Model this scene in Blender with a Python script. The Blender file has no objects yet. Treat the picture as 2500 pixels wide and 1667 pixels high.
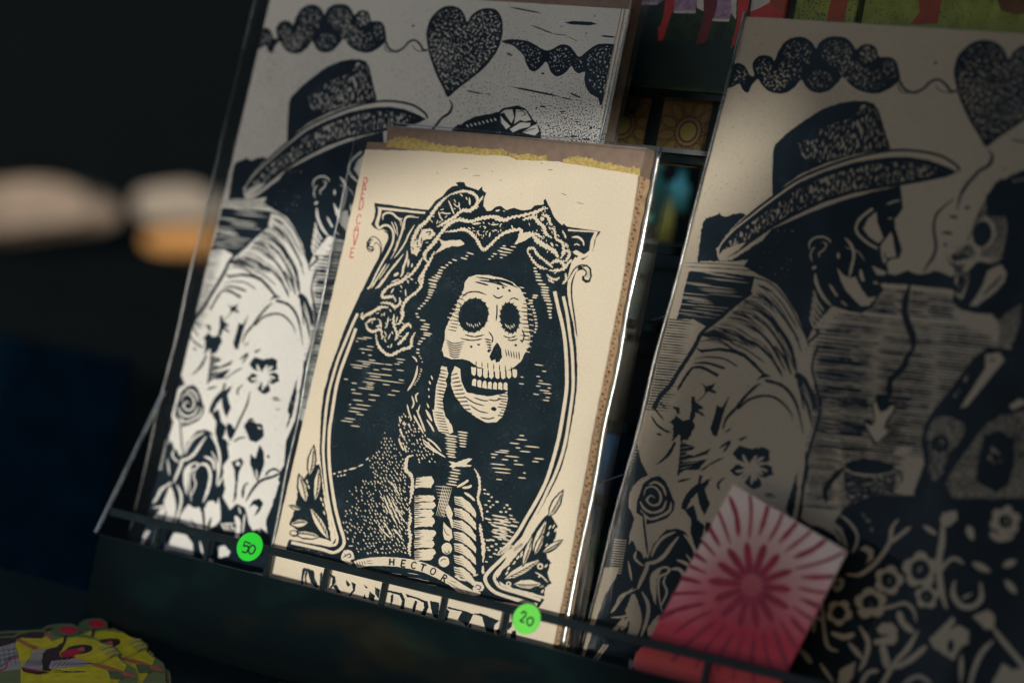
import bpy, math, random
from mathutils import Matrix, Vector
from mathutils.geometry import tessellate_polygon
R_ = random.Random(11)
# ------------------------------------------------------------------ frame of the display: x along the ledge, y up the leaning prints, z towards the viewer (unit 0.33 m)
H = 0.33
LEAN = math.radians(22)
SL, CL = math.sin(LEAN), math.cos(LEAN)
M = Matrix(((1, 0, 0, 0), (0, SL, -CL, 0), (0, CL, SL, 0.9), (0, 0, 0, 1)))
CAMP = Vector((3.37671922, 0.34483713, 3.96855993))
RM = ((0.7995998, 0.19560889, -0.56778282), (0.13087258, -0.97949935, -0.153145), (-0.58609942, 0.04814751, -0.80880732))
FP = 85.5347 / 36 * 2500

def U(px, py, d=0.0):
    a, b = (px - 1250) / FP, (py - 833.5) / FP
    v = [RM[0][i] * a + RM[1][i] * b + RM[2][i] for i in range(3)]
    k = (d - CAMP.z) / v[2]
    return (CAMP.x + v[0] * k, CAMP.y + v[1] * k)

def W(x, y, z):
    return M @ Vector((x * H, y * H, z * H))

sc = bpy.context.scene
C = bpy.data.collections.new('market_stall'); sc.collection.children.link(C)
# camera
cam = bpy.data.cameras.new('camera'); co = bpy.data.objects.new('camera', cam); C.objects.link(co)
cm = Matrix(((RM[0][0], -RM[1][0], -RM[2][0], 0), (RM[0][1], -RM[1][1], -RM[2][1], 0), (RM[0][2], -RM[1][2], -RM[2][2], 0), (0, 0, 0, 1)))
co.matrix_world = Matrix.Translation(W(*CAMP)) @ M.to_3x3().to_4x4() @ cm
cam.sensor_width = 36; cam.lens = 85.5347; cam.clip_start = 0.05; cam.clip_end = 200
cam.dof.use_dof = True
fx, fy = U(1180, 850, 0)
cam.dof.focus_distance = (W(fx, fy, 0) - W(*CAMP)).dot(co.matrix_world.to_3x3() @ Vector((0, 0, -1)))
cam.dof.aperture_fstop = FSTOP = 2.7
sc.camera = co
# sky
w = bpy.data.worlds.new('World'); sc.world = w; w.use_nodes = True
nt = w.node_tree; bg = nt.nodes['Background']
sky = nt.nodes.new('ShaderNodeTexSky'); sky.sky_type = 'NISHITA'; sky.sun_disc = False
SUN_P = Vector((0.60, 0.0, 0.80)).normalized()          # towards the sun, in the display's frame
sw = (M.to_3x3() @ SUN_P).normalized()
sky.sun_elevation = math.asin(sw.z)
sky.sun_rotation = math.atan2(sw.x, sw.y)
sky.air_density = 1.0; sky.dust_density = 2.6; sky.ozone_density = 0.5
nt.links.new(sky.outputs[0], bg.inputs[0]); bg.inputs[1].default_value = 0.118
# sun
sl = bpy.data.lights.new('sun', 'SUN'); so = bpy.data.objects.new('sun', sl); C.objects.link(so)
sl.energy = 4.2; sl.angle = math.radians(0.9); sl.color = (1.0, 0.93, 0.82)
so.rotation_mode = 'QUATERNION'; so.rotation_quaternion = sw.to_track_quat('Z', 'Y')
so.location = W(2, 2, 4)
sc.view_settings.view_transform = 'Standard'; sc.view_settings.look = 'None'
sc.view_settings.exposure = EXPO = -0.38; sc.view_settings.gamma = 1
sc.render.engine = 'CYCLES'
sc.cycles.max_bounces = 8; sc.cycles.transparent_max_bounces = 24
sc.cycles.caustics_reflective = False; sc.cycles.caustics_refractive = False
sc.cycles.use_denoising = True

# ------------------------------------------------------------------ materials
def newmat(name):
    m = bpy.data.materials.new(name); m.use_nodes = True
    return m, m.node_tree, m.node_tree.nodes['Principled BSDF']

def setp(b, **k):
    for n, v in k.items():
        b.inputs[n.replace('_', ' ')].default_value = v

def tex(nt, kind, scale, detail=3, vec=None, **k):
    t = nt.nodes.new('ShaderNodeTex' + kind)
    t.inputs['Scale'].default_value = scale
    if 'Detail' in t.inputs: t.inputs['Detail'].default_value = detail
    if vec is None:
        tc = nt.nodes.new('ShaderNodeTexCoord'); vec = tc.outputs['Object']
    nt.links.new(vec, t.inputs['Vector'])
    return t

def mapped(nt, sc_=(1, 1, 1), rot=(0, 0, 0)):
    tc = nt.nodes.new('ShaderNodeTexCoord'); mp = nt.nodes.new('ShaderNodeMapping')
    mp.inputs['Scale'].default_value = sc_; mp.inputs['Rotation'].default_value = rot
    nt.links.new(tc.outputs['Object'], mp.inputs['Vector'])
    return mp.outputs['Vector']

def ramp(nt, src, stops):
    r = nt.nodes.new('ShaderNodeValToRGB'); e = r.color_ramp.elements
    while len(e) < len(stops): e.new(0.5)
    for i, (p, c) in enumerate(stops):
        e[i].position = p; e[i].color = c if len(c) == 4 else (*c, 1)
    nt.links.new(src, r.inputs['Fac'])
    return r.outputs['Color']

def mix(nt, fac, a, b):
    m = nt.nodes.new('ShaderNodeMix'); m.data_type = 'RGBA'
    for s, v in ((m.inputs[0], fac), (m.inputs[6], a), (m.inputs[7], b)):
        if hasattr(v, 'is_linked'): nt.links.new(v, s)
        else: s.default_value = v if isinstance(v, (int, float)) else (*v, 1)
    return m.outputs[2]

def bump(nt, b, src, strength=0.2, dist=0.0005):
    bp = nt.nodes.new('ShaderNodeBump'); bp.inputs['Strength'].default_value = strength; bp.inputs['Distance'].default_value = dist
    nt.links.new(src, bp.inputs['Height']); nt.links.new(bp.outputs[0], b.inputs['Normal'])

def plain(name, col, rough=0.6, var=0.25, scale=60, metal=0, spec=0.5, bmp=0.15):
    m, nt, b = newmat(name)
    n = tex(nt, 'Noise', scale, 5)
    c = ramp(nt, n.outputs['Fac'], [(0.3, tuple(x * (1 - var) for x in col)), (0.7, tuple(min(1, x * (1 + var)) for x in col))])
    nt.links.new(c, b.inputs['Base Color']); setp(b, Roughness=rough, Metallic=metal)
    b.inputs['Specular IOR Level'].default_value = spec
    if bmp: bump(nt, b, n.outputs['Fac'], bmp)
    return m

def paper(name, col, stain=None):
    m, nt, b = newmat(name)
    n = tex(nt, 'Noise', 9, 4); f = tex(nt, 'Noise', 900, 3)
    c = ramp(nt, n.outputs['Fac'], [(0.3, tuple(x * 0.93 for x in col)), (0.7, tuple(min(1, x * 1.04) for x in col))])
    f2 = ramp(nt, f.outputs['Fac'], [(0.35, (0.9, 0.9, 0.9)), (0.6, (1, 1, 1))])
    mm = nt.nodes.new('ShaderNodeMix'); mm.data_type = 'RGBA'; mm.blend_type = 'MULTIPLY'; mm.inputs[0].default_value = 1
    nt.links.new(c, mm.inputs[6]); nt.links.new(f2, mm.inputs[7]); out = mm.outputs[2]
    if stain:
        # printed grain: fine ink specks gathered in patches of the block, (x, y, radius, density) in metres from the sheet's base
        fine = tex(nt, 'Noise', 900, 2); vor = ramp(nt, fine.outputs['Fac'], [(0.0, (0, 0, 0)), (1.0, (1, 1, 1))])
        acc = None
        for (x, y, r, k) in stain:
            tc = nt.nodes.new('ShaderNodeTexCoord'); d = nt.nodes.new('ShaderNodeVectorMath'); d.operation = 'DISTANCE'
            nt.links.new(tc.outputs['Object'], d.inputs[0]); d.inputs[1].default_value = (x, y, 0)
            mr = nt.nodes.new('ShaderNodeMapRange'); mr.inputs['From Min'].default_value = r; mr.inputs['From Max'].default_value = 0
            mr.inputs['To Min'].default_value = 0; mr.inputs['To Max'].default_value = k
            nt.links.new(d.outputs['Value'], mr.inputs['Value'])
            if acc is None: acc = mr.outputs[0]
            else:
                a = nt.nodes.new('ShaderNodeMath'); a.operation = 'MAXIMUM'; nt.links.new(acc, a.inputs[0]); nt.links.new(mr.outputs[0], a.inputs[1]); acc = a.outputs[0]
        a = nt.nodes.new('ShaderNodeMath'); a.operation = 'ADD'; nt.links.new(acc, a.inputs[0]); nt.links.new(fine.outputs['Fac'], a.inputs[1])
        g = ramp(nt, a.outputs[0], [(0.66, (0, 0, 0)), (0.70, (1, 1, 1))])
        out = mix(nt, g, out, (0.03, 0.045, 0.075))
    nt.links.new(out, b.inputs['Base Color']); setp(b, Roughness=0.85)
    b.inputs['Specular IOR Level'].default_value = 0.2
    bump(nt, b, f.outputs['Fac'], 0.25, 0.0002)
    return m

def inkmat(name, ink, pap, scale, lo, hi, stretch=(1, 1, 1), rough=0.5):
    m, nt, b = newmat(name)
    v = mapped(nt, stretch, (0, 0, 0.5))
    n = tex(nt, 'Noise', scale, 2, v)
    big = tex(nt, 'Noise', 30, 3)
    ad = nt.nodes.new('ShaderNodeMath'); ad.operation = 'MULTIPLY_ADD'; ad.inputs[1].default_value = 0.25; 
    nt.links.new(big.outputs['Fac'], ad.inputs[0]); nt.links.new(n.outputs['Fac'], ad.inputs[2])
    g = ramp(nt, ad.outputs[0], [(lo, (0, 0, 0)), (hi, (1, 1, 1))])
    wear = tex(nt, 'Noise', 55, 5)
    inkv = ramp(nt, wear.outputs['Fac'], [(0.3, tuple(c * .7 for c in ink)), (0.62, ink), (0.8, tuple(c * 2.1 + .004 for c in ink))])
    out = mix(nt, g, inkv, pap)
    nt.links.new(out, b.inputs['Base Color']); setp(b, Roughness=rough)
    b.inputs['Specular IOR Level'].default_value = 0.15
    return m

INK = (0.0105, 0.022, 0.030)
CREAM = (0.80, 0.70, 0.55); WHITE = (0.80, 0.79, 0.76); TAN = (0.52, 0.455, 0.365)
m_cream = paper('cream_paper', CREAM)
m_ink = inkmat('block_ink', INK, (0.30, 0.32, 0.30), 1300, 0.80, 0.88)
m_flatcream = paper('uninked_cream', CREAM)

def sheet_mats(nm, col, st):
    return dict(K=inkmat(nm + '_ink', (0.009, 0.019, 0.030), tuple(c * .5 for c in col), 1300, 0.90, 0.95),
                S=inkmat(nm + '_flecked_ink', (0.009, 0.019, 0.032), tuple(c * .75 for c in col), 560, 0.675, 0.73, (1, 1, 1)),
                T=inkmat(nm + '_hat_ink', (0.009, 0.019, 0.030), tuple(c * .75 for c in col), 420, 0.65, 0.72, (1.3, 0.6, 1)),
                G=inkmat(nm + '_halftone_ink', (0.009, 0.019, 0.030), tuple(c * .7 for c in col), 1000, 0.575, 0.68),
                P=paper(nm + '_uninked', col), paper=paper(nm + '_paper', col, st))

MW = sheet_mats('white_print', WHITE, [(0.245 * H, 1.04 * H, 0.34 * H, 0.07), (0.50 * H, 0.97 * H, 0.24 * H, 0.21), (-0.22 * H, 1.02 * H, 0.25 * H, 0.075), (-0.36 * H, 1.10 * H, 0.12 * H, 0.08)])
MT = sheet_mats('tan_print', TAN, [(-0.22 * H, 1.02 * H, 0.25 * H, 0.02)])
m_black = plain('black_lacquer', (0.004, 0.010, 0.012), 0.28, 0.3, 40, spec=0.5)
m_wire = plain('black_wire', (0.004, 0.009, 0.011), 0.35, 0.3, 80, spec=0.4)
m_kraft = plain('kraft_board', (0.56, 0.38, 0.235), 0.9, 0.2, 200, spec=0.1)
m_mat = plain('brown_backing', (0.26, 0.19, 0.15), 0.9, 0.12, 150, spec=0.1)
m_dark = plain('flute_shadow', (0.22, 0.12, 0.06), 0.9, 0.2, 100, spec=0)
m_fibre = plain('yellow_glue_fibre', (0.50, 0.38, 0.14), 0.9, 0.3, 500, spec=0.1)
m_red = plain('red_stamp_ink', (0.62, 0.06, 0.06), 0.7, 0.3, 700, spec=0.2)
m_pen = plain('black_marker', (0.012, 0.02, 0.015), 0.5, 0.1, 100)
m_green = plain('green_sticker', (0.14, 0.72, 0.09), 0.6, 0.04, 80, spec=0.4)
m_green2 = plain('deep_green_sticker', (0.02, 0.62, 0.035), 0.6, 0.04, 80, spec=0.4)

def film(name, gloss=0.016, rough=0.06, tint=(0.97, 0.98, 0.98), bmp=0.3, scale=14):
    m = bpy.data.materials.new(name); m.use_nodes = True; nt = m.node_tree; nt.nodes.clear()
    o = nt.nodes.new('ShaderNodeOutputMaterial'); t = nt.nodes.new('ShaderNodeBsdfTransparent'); g = nt.nodes.new('ShaderNodeBsdfGlossy')
    t.inputs[0].default_value = (*tint, 1); g.inputs['Roughness'].default_value = rough
    lw = nt.nodes.new('ShaderNodeLayerWeight'); lw.inputs['Blend'].default_value = 0.35
    mr = nt.nodes.new('ShaderNodeMapRange'); mr.inputs['To Min'].default_value = gloss * 0.5; mr.inputs['To Max'].default_value = min(1, gloss * 8)
    nt.links.new(lw.outputs['Fresnel'], mr.inputs['Value'])
    sc1 = tex(nt, 'Noise', 16, 5, mapped(nt, (1, .35, 1), (0, 0, .5))); sc2 = tex(nt, 'Noise', 160, 3, mapped(nt, (1, .05, 1), (0, 0, .2)))
    s1 = ramp(nt, sc1.outputs['Fac'], [(0.42, (.3, .3, .3)), (0.70, (2.6, 2.6, 2.6))]); s2 = ramp(nt, sc2.outputs['Fac'], [(0.66, (1, 1, 1)), (0.74, (4, 4, 4))])
    m1 = nt.nodes.new('ShaderNodeMath'); m1.operation = 'MULTIPLY'; nt.links.new(s1, m1.inputs[0]); nt.links.new(s2, m1.inputs[1])
    m2 = nt.nodes.new('ShaderNodeMath'); m2.operation = 'MULTIPLY'; m2.use_clamp = True; nt.links.new(mr.outputs[0], m2.inputs[0]); nt.links.new(m1.outputs[0], m2.inputs[1])
    n = tex(nt, 'Noise', scale, 3); bp = nt.nodes.new('ShaderNodeBump'); bp.inputs['Strength'].default_value = bmp; bp.inputs['Distance'].default_value = 0.004
    nt.links.new(n.outputs['Fac'], bp.inputs['Height']); nt.links.new(bp.outputs[0], g.inputs['Normal'])
    mx = nt.nodes.new('ShaderNodeMixShader'); nt.links.new(m2.outputs[0], mx.inputs[0]); nt.links.new(t.outputs[0], mx.inputs[1]); nt.links.new(g.outputs[0], mx.inputs[2])
    nt.links.new(mx.outputs[0], o.inputs[0])
    return m
m_film = film('clear_sleeve')
m_side = film('sleeve_side', 0.03, 0.3, (0.93, 0.95, 0.95), 0.5, 30)
m_mid = film('sleeve_shaded_bead', 0.10, 0.28, (0.82, 0.86, 0.86), 0.5, 30)  # same bead made duller, standing in for shade on the right print
m_edge = film('sleeve_fold', 0.07, 0.30, (0.82, 0.86, 0.86), 0.5, 30)
m_bead = film('sleeve_bead', 0.75, 0.25, (0.8, 0.85, 0.85), 0.25, 24)

# ------------------------------------------------------------------ object helpers
def tag(o, label=None, cat=None, group=None, kind=None):
    for k, v in (('label', label), ('category', cat), ('group', group), ('kind', kind)):
        if v: o[k] = v
    return o

def thing(name, base, label, cat, group=None):
    o = bpy.data.objects.new(name, None); C.objects.link(o); o.empty_display_size = 0.02
    o.matrix_world = M @ Matrix.Translation(Vector(base) * H)
    o['base'] = list(base)
    return tag(o, label, cat, group)

def mesh(name, verts, faces, mats, parent=None, midx=None, base=None, smooth=False):
    """verts in the display's frame (units of H); stored in metres from the base of the thing"""
    b = Vector(base if base else (parent_base(parent) if parent else (0, 0, 0)))
    me = bpy.data.meshes.new(name)
    me.from_pydata([((Vector(v) - b) * H)[:] for v in verts], [], faces)
    for m in (mats if isinstance(mats, (list, tuple)) else [mats]): me.materials.append(m)
    if midx: me.polygons.foreach_set('material_index', midx)
    if smooth: me.polygons.foreach_set('use_smooth', [True] * len(me.polygons))
    o = bpy.data.objects.new(name, me); C.objects.link(o)
    if parent: o.parent = parent
    else: o.matrix_world = M @ Matrix.Translation(b * H)
    return o

def parent_base(p):
    while p is not None:
        if 'base' in p: return tuple(p['base'])
        p = p.parent
    return (0, 0, 0)

class MB:
    def __init__(s): s.v = []; s.f = []; s.m = []
    def add(s, v, f, m=0):
        k = len(s.v); s.v += [tuple(x) for x in v]; s.f += [tuple(i + k for i in q) for q in f]; s.m += [m] * len(f)
    def prism(s, pts, z0, z1, m=0, sidem=None):
        """flat outline pts (x, y) with thickness from z0 (back) to z1 (front)"""
        n = len(pts); tri = tessellate_polygon([[Vector((x, y, 0)) for x, y in pts]])
        k = len(s.v)
        s.v += [(x, y, z1) for x, y in pts] + [(x, y, z0) for x, y in pts]
        area = sum(pts[i][0] * pts[(i + 1) % n][1] - pts[(i + 1) % n][0] * pts[i][1] for i in range(n))
        for t in tri:
            a, b, c = t
            cr = (pts[b][0] - pts[a][0]) * (pts[c][1] - pts[a][1]) - (pts[c][0] - pts[a][0]) * (pts[b][1] - pts[a][1])
            if cr < 0: a, b, c = a, c, b
            s.f.append((k + a, k + b, k + c)); s.m.append(m)
            s.f.append((k + n + a, k + n + c, k + n + b)); s.m.append(m)
        for i in range(n):
            j = (i + 1) % n
            q = (k + i, k + n + i, k + n + j, k + j) if area > 0 else (k + j, k + n + j, k + n + i, k + i)
            s.f.append(q); s.m.append(m if sidem is None else sidem)
        return s
    def box(s, x0, x1, y0, y1, z0, z1, m=0):
        return s.prism([(x0, y0), (x1, y0), (x1, y1), (x0, y1)], z0, z1, m)
    def tube(s, pts, r, n=8, m=0, flat=1.0):
        P = [Vector(p) for p in pts]; rings = []
        for i, p in enumerate(P):
            d = (P[min(i + 1, len(P) - 1)] - P[max(i - 1, 0)]).normalized()
            a = d.cross(Vector((0, 0, 1)));
            if a.length < 1e-3: a = d.cross(Vector((0, 1, 0)))
            a.normalize(); b = a.cross(d)
            rr = r[i] if isinstance(r, (list, tuple)) else r
            rings.append([p + (a * math.cos(t) + b * math.sin(t) * flat) * rr for t in [2 * math.pi * k / n for k in range(n)]])
        k0 = len(s.v)
        for q in rings: s.v += [tuple(x) for x in q]
        for i in range(len(P) - 1):
            for k in range(n):
                a = k0 + i * n + k; b = k0 + i * n + (k + 1) % n
                s.f.append((a, b, b + n, a + n)); s.m.append(m)
        s.f.append(tuple(k0 + k for k in range(n))[::-1]); s.m.append(m)
        s.f.append(tuple(k0 + (len(P) - 1) * n + k for k in range(n))); s.m.append(m)
        return s
    def build(s, name, mats, parent=None, base=None, smooth=False):
        return mesh(name, s.v, s.f, mats, parent, s.m, base, smooth)

# ------------------------------------------------------------------ cut-block artwork as thin layers of ink
class Art:
    STEP = 0.000022
    def __init__(s, mats): s.v = []; s.f = []; s.m = []; s.mats = mats; s.boxes = []; s.fn = None; s.rng = random.Random(5)
    def view(s, ox, oy, k, z=0.0, dx=0.0, dy=0.0):
        """following coordinates are read off one zoomed view: origin ox, oy and scale k"""
        s.k = k
        s.fn = lambda x, y: (lambda u: (u[0] - dx, u[1] - dy))(U(ox + x * k, oy + y * k, z))
    def _emit(s, pieces, mat):
        P = [[s.fn(*p) for p in pc] for pc in pieces]
        xs = [p[0] for q in P for p in q]; ys = [p[1] for q in P for p in q]
        b = (min(xs), max(xs), min(ys), max(ys)); lay = 0
        for c in s.boxes:
            if c[0] < b[1] and c[1] > b[0] and c[2] < b[3] and c[3] > b[2] and c[4] >= lay: lay = c[4] + 1
        s.boxes.append((*b, lay)); z = (lay + 1) * s.STEP
        mi = s.mats.index(mat)
        for q in P:
            k = len(s.v); s.v += [(x, y, z) for x, y in q]
            if len(q) == 4: tri = [(0, 1, 2, 3)]
            else: tri = tessellate_polygon([[Vector((x, y, 0)) for x, y in q]])
            for t in tri:
                a, bb, c = q[t[0]], q[t[1]], q[t[2]]
                cr = (bb[0] - a[0]) * (c[1] - a[1]) - (c[0] - a[0]) * (bb[1] - a[1])
                if len(t) == 4: cr += (c[0] - a[0]) * (q[t[3]][1] - a[1]) - (q[t[3]][0] - a[0]) * (c[1] - a[1])
                s.f.append(tuple(k + i for i in (t if cr > 0 else t[::-1]))); s.m.append(mi)
    def rough(s, pts, amp, step):
        out = []; n = len(pts)
        for i in range(n):
            a = pts[i]; b = pts[(i + 1) % n]; L = math.dist(a, b); q = max(1, min(30, int(L / step)))
            for j in range(q):
                t = j / q
                out.append((a[0] + (b[0] - a[0]) * t + s.rng.uniform(-amp, amp), a[1] + (b[1] - a[1]) * t + s.rng.uniform(-amp, amp)))
        return out
    def poly(s, pts, mat='K', r=1.6, step=16, smooth=False):
        if smooth: pts = spline(pts, True)
        s._emit([s.rough(pts, r, step)] if r else [pts], mat)
    def st(s, pts, w=10, mat='P', tap=1, r=0.12, smooth=True, seg=7):
        if smooth and len(pts) > 2: pts = spline(pts, False, seg)
        elif len(pts) == 2:
            a, b = pts; pts = [(a[0] + (b[0] - a[0]) * t / 3, a[1] + (b[1] - a[1]) * t / 3) for t in range(4)]
        n = len(pts); L = []; Rr = []
        for i, p in enumerate(pts):
            a = pts[max(0, i - 1)]; b = pts[min(n - 1, i + 1)]
            dx, dy = b[0] - a[0], b[1] - a[1]; l = math.hypot(dx, dy) or 1
            t = i / (n - 1)
            ww = (w if not isinstance(w, tuple) else w[0] + (w[1] - w[0]) * t) / 2
            if tap == 1: ww *= min(1, 0.3 + 3.2 * min(t, 1 - t))
            elif tap == 2: ww *= min(1, 0.15 + 2.2 * (1 - t))
            elif tap == 3: ww *= min(1, 0.15 + 2.2 * t)
            ww *= 1 + s.rng.uniform(-r, r)
            nx, ny = -dy / l * ww, dx / l * ww
            L.append((p[0] + nx, p[1] + ny)); Rr.append((p[0] - nx, p[1] - ny))
        s._emit([[L[i], L[i + 1], Rr[i + 1], Rr[i]] for i in range(n - 1)], mat)
    def dash(s, x, y, ang, ln, w, mat='P'):
        dx, dy = math.cos(ang) * ln / 2, math.sin(ang) * ln / 2
        nx, ny = -math.sin(ang) * w / 2, math.cos(ang) * w / 2
        r = s.rng
        s._emit([[(x - dx, y - dy), (x - dx * .6 + nx, y - dy * .6 + ny), (x + dx * .5 + nx * r.uniform(.8, 1.1), y + dy * .5 + ny), (x + dx, y + dy), (x + dx * .6 - nx, y + dy * .6 - ny), (x - dx * .5 - nx, y - dy * .5 - ny)]], mat)
    def ell(s, x, y, a, b, rot=0, mat='P', r=0.8, n=18):
        c, d = math.cos(rot), math.sin(rot); s.poly([(x + a * math.cos(t) * c - b * math.sin(t) * d, y + a * math.cos(t) * d + b * math.sin(t) * c) for t in [2 * math.pi * i / n for i in range(n)]], mat, r, 99)
    def squig(s, pts, w, mat='P', amp=7.5, per=27, smooth=True):
        """a stroke with a scalloped, lace-like edge"""
        q = spline(pts, False, 6) if smooth and len(pts) > 2 else pts
        out = []; acc = 0
        for i in range(len(q) - 1):
            a, b = q[i], q[i + 1]; L = math.dist(a, b); n = max(1, int(L / (per * .5)))
            for j in range(n):
                t = j / n; nx, ny = -(b[1] - a[1]) / (L or 1), (b[0] - a[0]) / (L or 1); o = s.rng.uniform(.4, 1) * amp * (1 if acc % 2 else -1); acc += 1
                out.append((a[0] + (b[0] - a[0]) * t + nx * o, a[1] + (b[1] - a[1]) * t + ny * o))
        out.append(q[-1]); s.st(out, w, mat, 1, 0.3, False)
    def field(s, region, ang, sp, ln, w, dens=1.0, mat='P', jit=0.3):
        """many short gouge marks inside a region"""
        xs = [p[0] for p in region]; ys = [p[1] for p in region]; r = s.rng
        y = min(ys); row = 0
        while y < max(ys):
            x = min(xs) + (row % 2) * sp[0] * .5
            while x < max(xs):
                px, py = x + r.uniform(-1, 1) * sp[0] * jit, y + r.uniform(-1, 1) * sp[1] * jit
                if inside((px, py), region) and r.random() < (dens(px, py) if callable(dens) else dens):
                    l = ln(px, py) if callable(ln) else ln
                    s.dash(px, py, (ang(px, py) if callable(ang) else ang) + r.uniform(-.06, .06), l * r.uniform(.6, 1.25), w * r.uniform(.7, 1.2), mat)
                x += sp[0]
            y += sp[1]; row += 1

def inside(p, poly):
    c = False; n = len(poly); j = n - 1
    for i in range(n):
        a, b = poly[i], poly[j]
        if (a[1] > p[1]) != (b[1] > p[1]) and p[0] < (b[0] - a[0]) * (p[1] - a[1]) / (b[1] - a[1]) + a[0]: c = not c
        j = i
    return c

def spline(p, closed=False, seg=6):
    n = len(p); out = []
    for i in range(n if closed else n - 1):
        p0 = p[(i - 1) % n] if closed or i > 0 else p[0]
        p1 = p[i]; p2 = p[(i + 1) % n]
        p3 = p[(i + 2) % n] if closed or i + 2 < n else p[-1]
        for j in range(seg):
            t = j / seg; a = t * t; b = a * t
            out.append(tuple(0.5 * (2 * p1[k] + (-p0[k] + p2[k]) * t + (2 * p0[k] - 5 * p1[k] + 4 * p2[k] - p3[k]) * a + (-p0[k] + 3 * p1[k] - 3 * p2[k] + p3[k]) * b) for k in (0, 1)))
    if not closed: out.append(p[-1])
    return out
# ------------------------------------------------------------------ portrait block (centre print)
def portrait():
    A = Art(['K', 'P', 'R'])
    VA = (840, 300, .2551); VB = (1200, 300, .2551); VC = (740, 650, .2551); VD = (1050, 600, .2551)
    VE = (660, 1050, .2551); VF = (950, 1000, .2551); VG = (620, 1300, .2126); VH = (1050, 1300, .2232)
    VI = (1200, 1050, .2232); VJ = (880, 430, .1913); V1 = (0, 0, 1.0)
    v = lambda V: A.view(*V)
    rn = A.rng
    # black ground of the oval, frame corners and the band under them, in photograph-wide units
    v(V1)
    A.poly([(914, 495), (1000, 508), (1046, 512), (1062, 492), (1082, 478), (1092, 464), (1104, 456), (1118, 453), (1113, 446), (1122, 444), (1134, 446), (1138, 454),
            (1156, 460), (1168, 465), (1177, 455), (1179, 465), (1187, 471), (1182, 488), (1180, 502), (1189, 516), (1200, 515), (1208, 506), (1222, 503), (1236, 513), (1256, 507), (1272, 514),
            (1297, 511), (1305, 502), (1327, 499), (1327, 489), (1332, 486), (1343, 508), (1353, 530), (1366, 545), (1373, 550), (1376, 545), (1384, 553), (1466, 565), (1456, 580), (1447, 614), (1424, 635),
            (1404, 628), (1396, 640), (1388, 668), (1386, 700), (1392, 740), (1400, 790), (1407, 850), (1410, 900), (1408, 950), (1402, 1000), (1392, 1052), (1384, 1095), (1372, 1138), (1356, 1175), (1342, 1203),
            (1318, 1245), (1300, 1275), (1283, 1300), (1262, 1322), (1240, 1352), (1224, 1385), (1210, 1402), (1222, 1428), (1250, 1440), (1330, 1462), (1316, 1482), (1240, 1470), (1130, 1458), (960, 1424), (840, 1392), (701, 1354),
            (697, 1338), (706, 1316), (760, 1326), (806, 1334), (820, 1312), (812, 1286), (803, 1250), (793, 1200), (785, 1150), (780, 1100), (782, 1050), (784, 1005), (792, 950), (806, 900), (824, 850), (842, 800), (862, 758),
            (876, 724), (892, 694), (912, 655), (935, 610), (948, 582), (946, 566), (936, 560), (925, 562), (913, 556), (906, 548), (914, 530), (916, 515)], 'K', 0.7, 7)
    # frame lines of the oval, left
    def chain(parts, w, mat='P', tap=0):
        pts = []
        for V, q in parts:
            pts += [(V[0] + x * V[2], V[1] + y * V[2]) for x, y in q]
        v(V1); A.st(pts, w, mat, tap, 0.07)
    chain([(VC, [(522, 452), (466, 570), (400, 728), (338, 880), (283, 1060), (247, 1200), (223, 1350), (208, 1500)]), (VE, [(512, 60), (506, 210), (520, 400), (542, 600), (575, 780), (612, 930), (640, 1042), (596, 1100), (400, 1064), (196, 1020)])], 6.6)
    chain([(VC, [(505, 595), (460, 722), (408, 862), (358, 1000), (318, 1150), (293, 1300), (273, 1430)]), (VE, [(566, 0), (560, 200), (571, 400), (592, 560), (622, 740), (662, 900), (706, 1080), (615, 1166), (480, 1134), (200, 1072)])], 7.6)
    # right
    chain([(VD, [(1192, 436), (1228, 600), (1265, 750), (1290, 900), (1302, 1050), (1308, 1200), (1303, 1400)]), (VI, [(752, 0), (712, 180), (660, 370), (600, 550), (530, 700), (458, 830), (380, 960), (300, 1100), (200, 1230), (80, 1350)]), (VH, [(900, 150), (780, 290), (670, 395), (604, 482), (622, 560), (692, 636), (800, 684), (1000, 744), (1170, 790)])], 8.6)
    chain([(VD, [(1275, 484), (1310, 650), (1338, 850), (1358, 1000), (1368, 1200), (1365, 1400)]), (VI, [(830, 0), (790, 200), (742, 360), (680, 520), (620, 640), (560, 770), (480, 920), (400, 1060), (335, 1190), (240, 1310)]), (VH, [(1015, 120), (900, 252), (800, 355), (706, 470), (735, 560), (800, 608), (1000, 668), (1210, 735)])], 7.6)
    # volute at the right shoulder: paper gap, band and curl
    v(VD)
    A.poly([(1420, 95), (1345, 215), (1380, 215), (1440, 130), (1480, 110)], 'P', 2, 20)
    A.st([(1480, 235), (1440, 200), (1400, 235), (1350, 330), (1345, 480), (1375, 660), (1400, 860)], 16, 'K', 2)
    A.st([(1455, 215), (1390, 245), (1340, 330), (1330, 430), (1345, 560), (1370, 720)], 34, 'P', 1)
    A.st([(1505, 190), (1440, 185), (1380, 225), (1320, 330)], 12, 'K', 1)
    A.st([(1395, 250), (1360, 350), (1355, 480), (1382, 680), (1408, 870)], 15, 'K', 1)
    A.poly([(1450, 195), (1500, 180), (1540, 215), (1550, 290), (1530, 350), (1490, 358), (1455, 330), (1455, 290), (1480, 285), (1490, 250), (1470, 225), (1420, 240), (1400, 260), (1420, 215)], 'K', 1.5, 18)
    A.poly([(1455, 208), (1500, 198), (1525, 230), (1532, 300), (1515, 330), (1480, 320), (1478, 295), (1500, 280), (1500, 240), (1476, 215)], 'P', 1.5, 18)
    for x in (1490, 1504, 1518): A.st([(x, 240), (x + 3, 310)], 3.5, 'K', 1)
    # right corner bracket
    v(VB)
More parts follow.
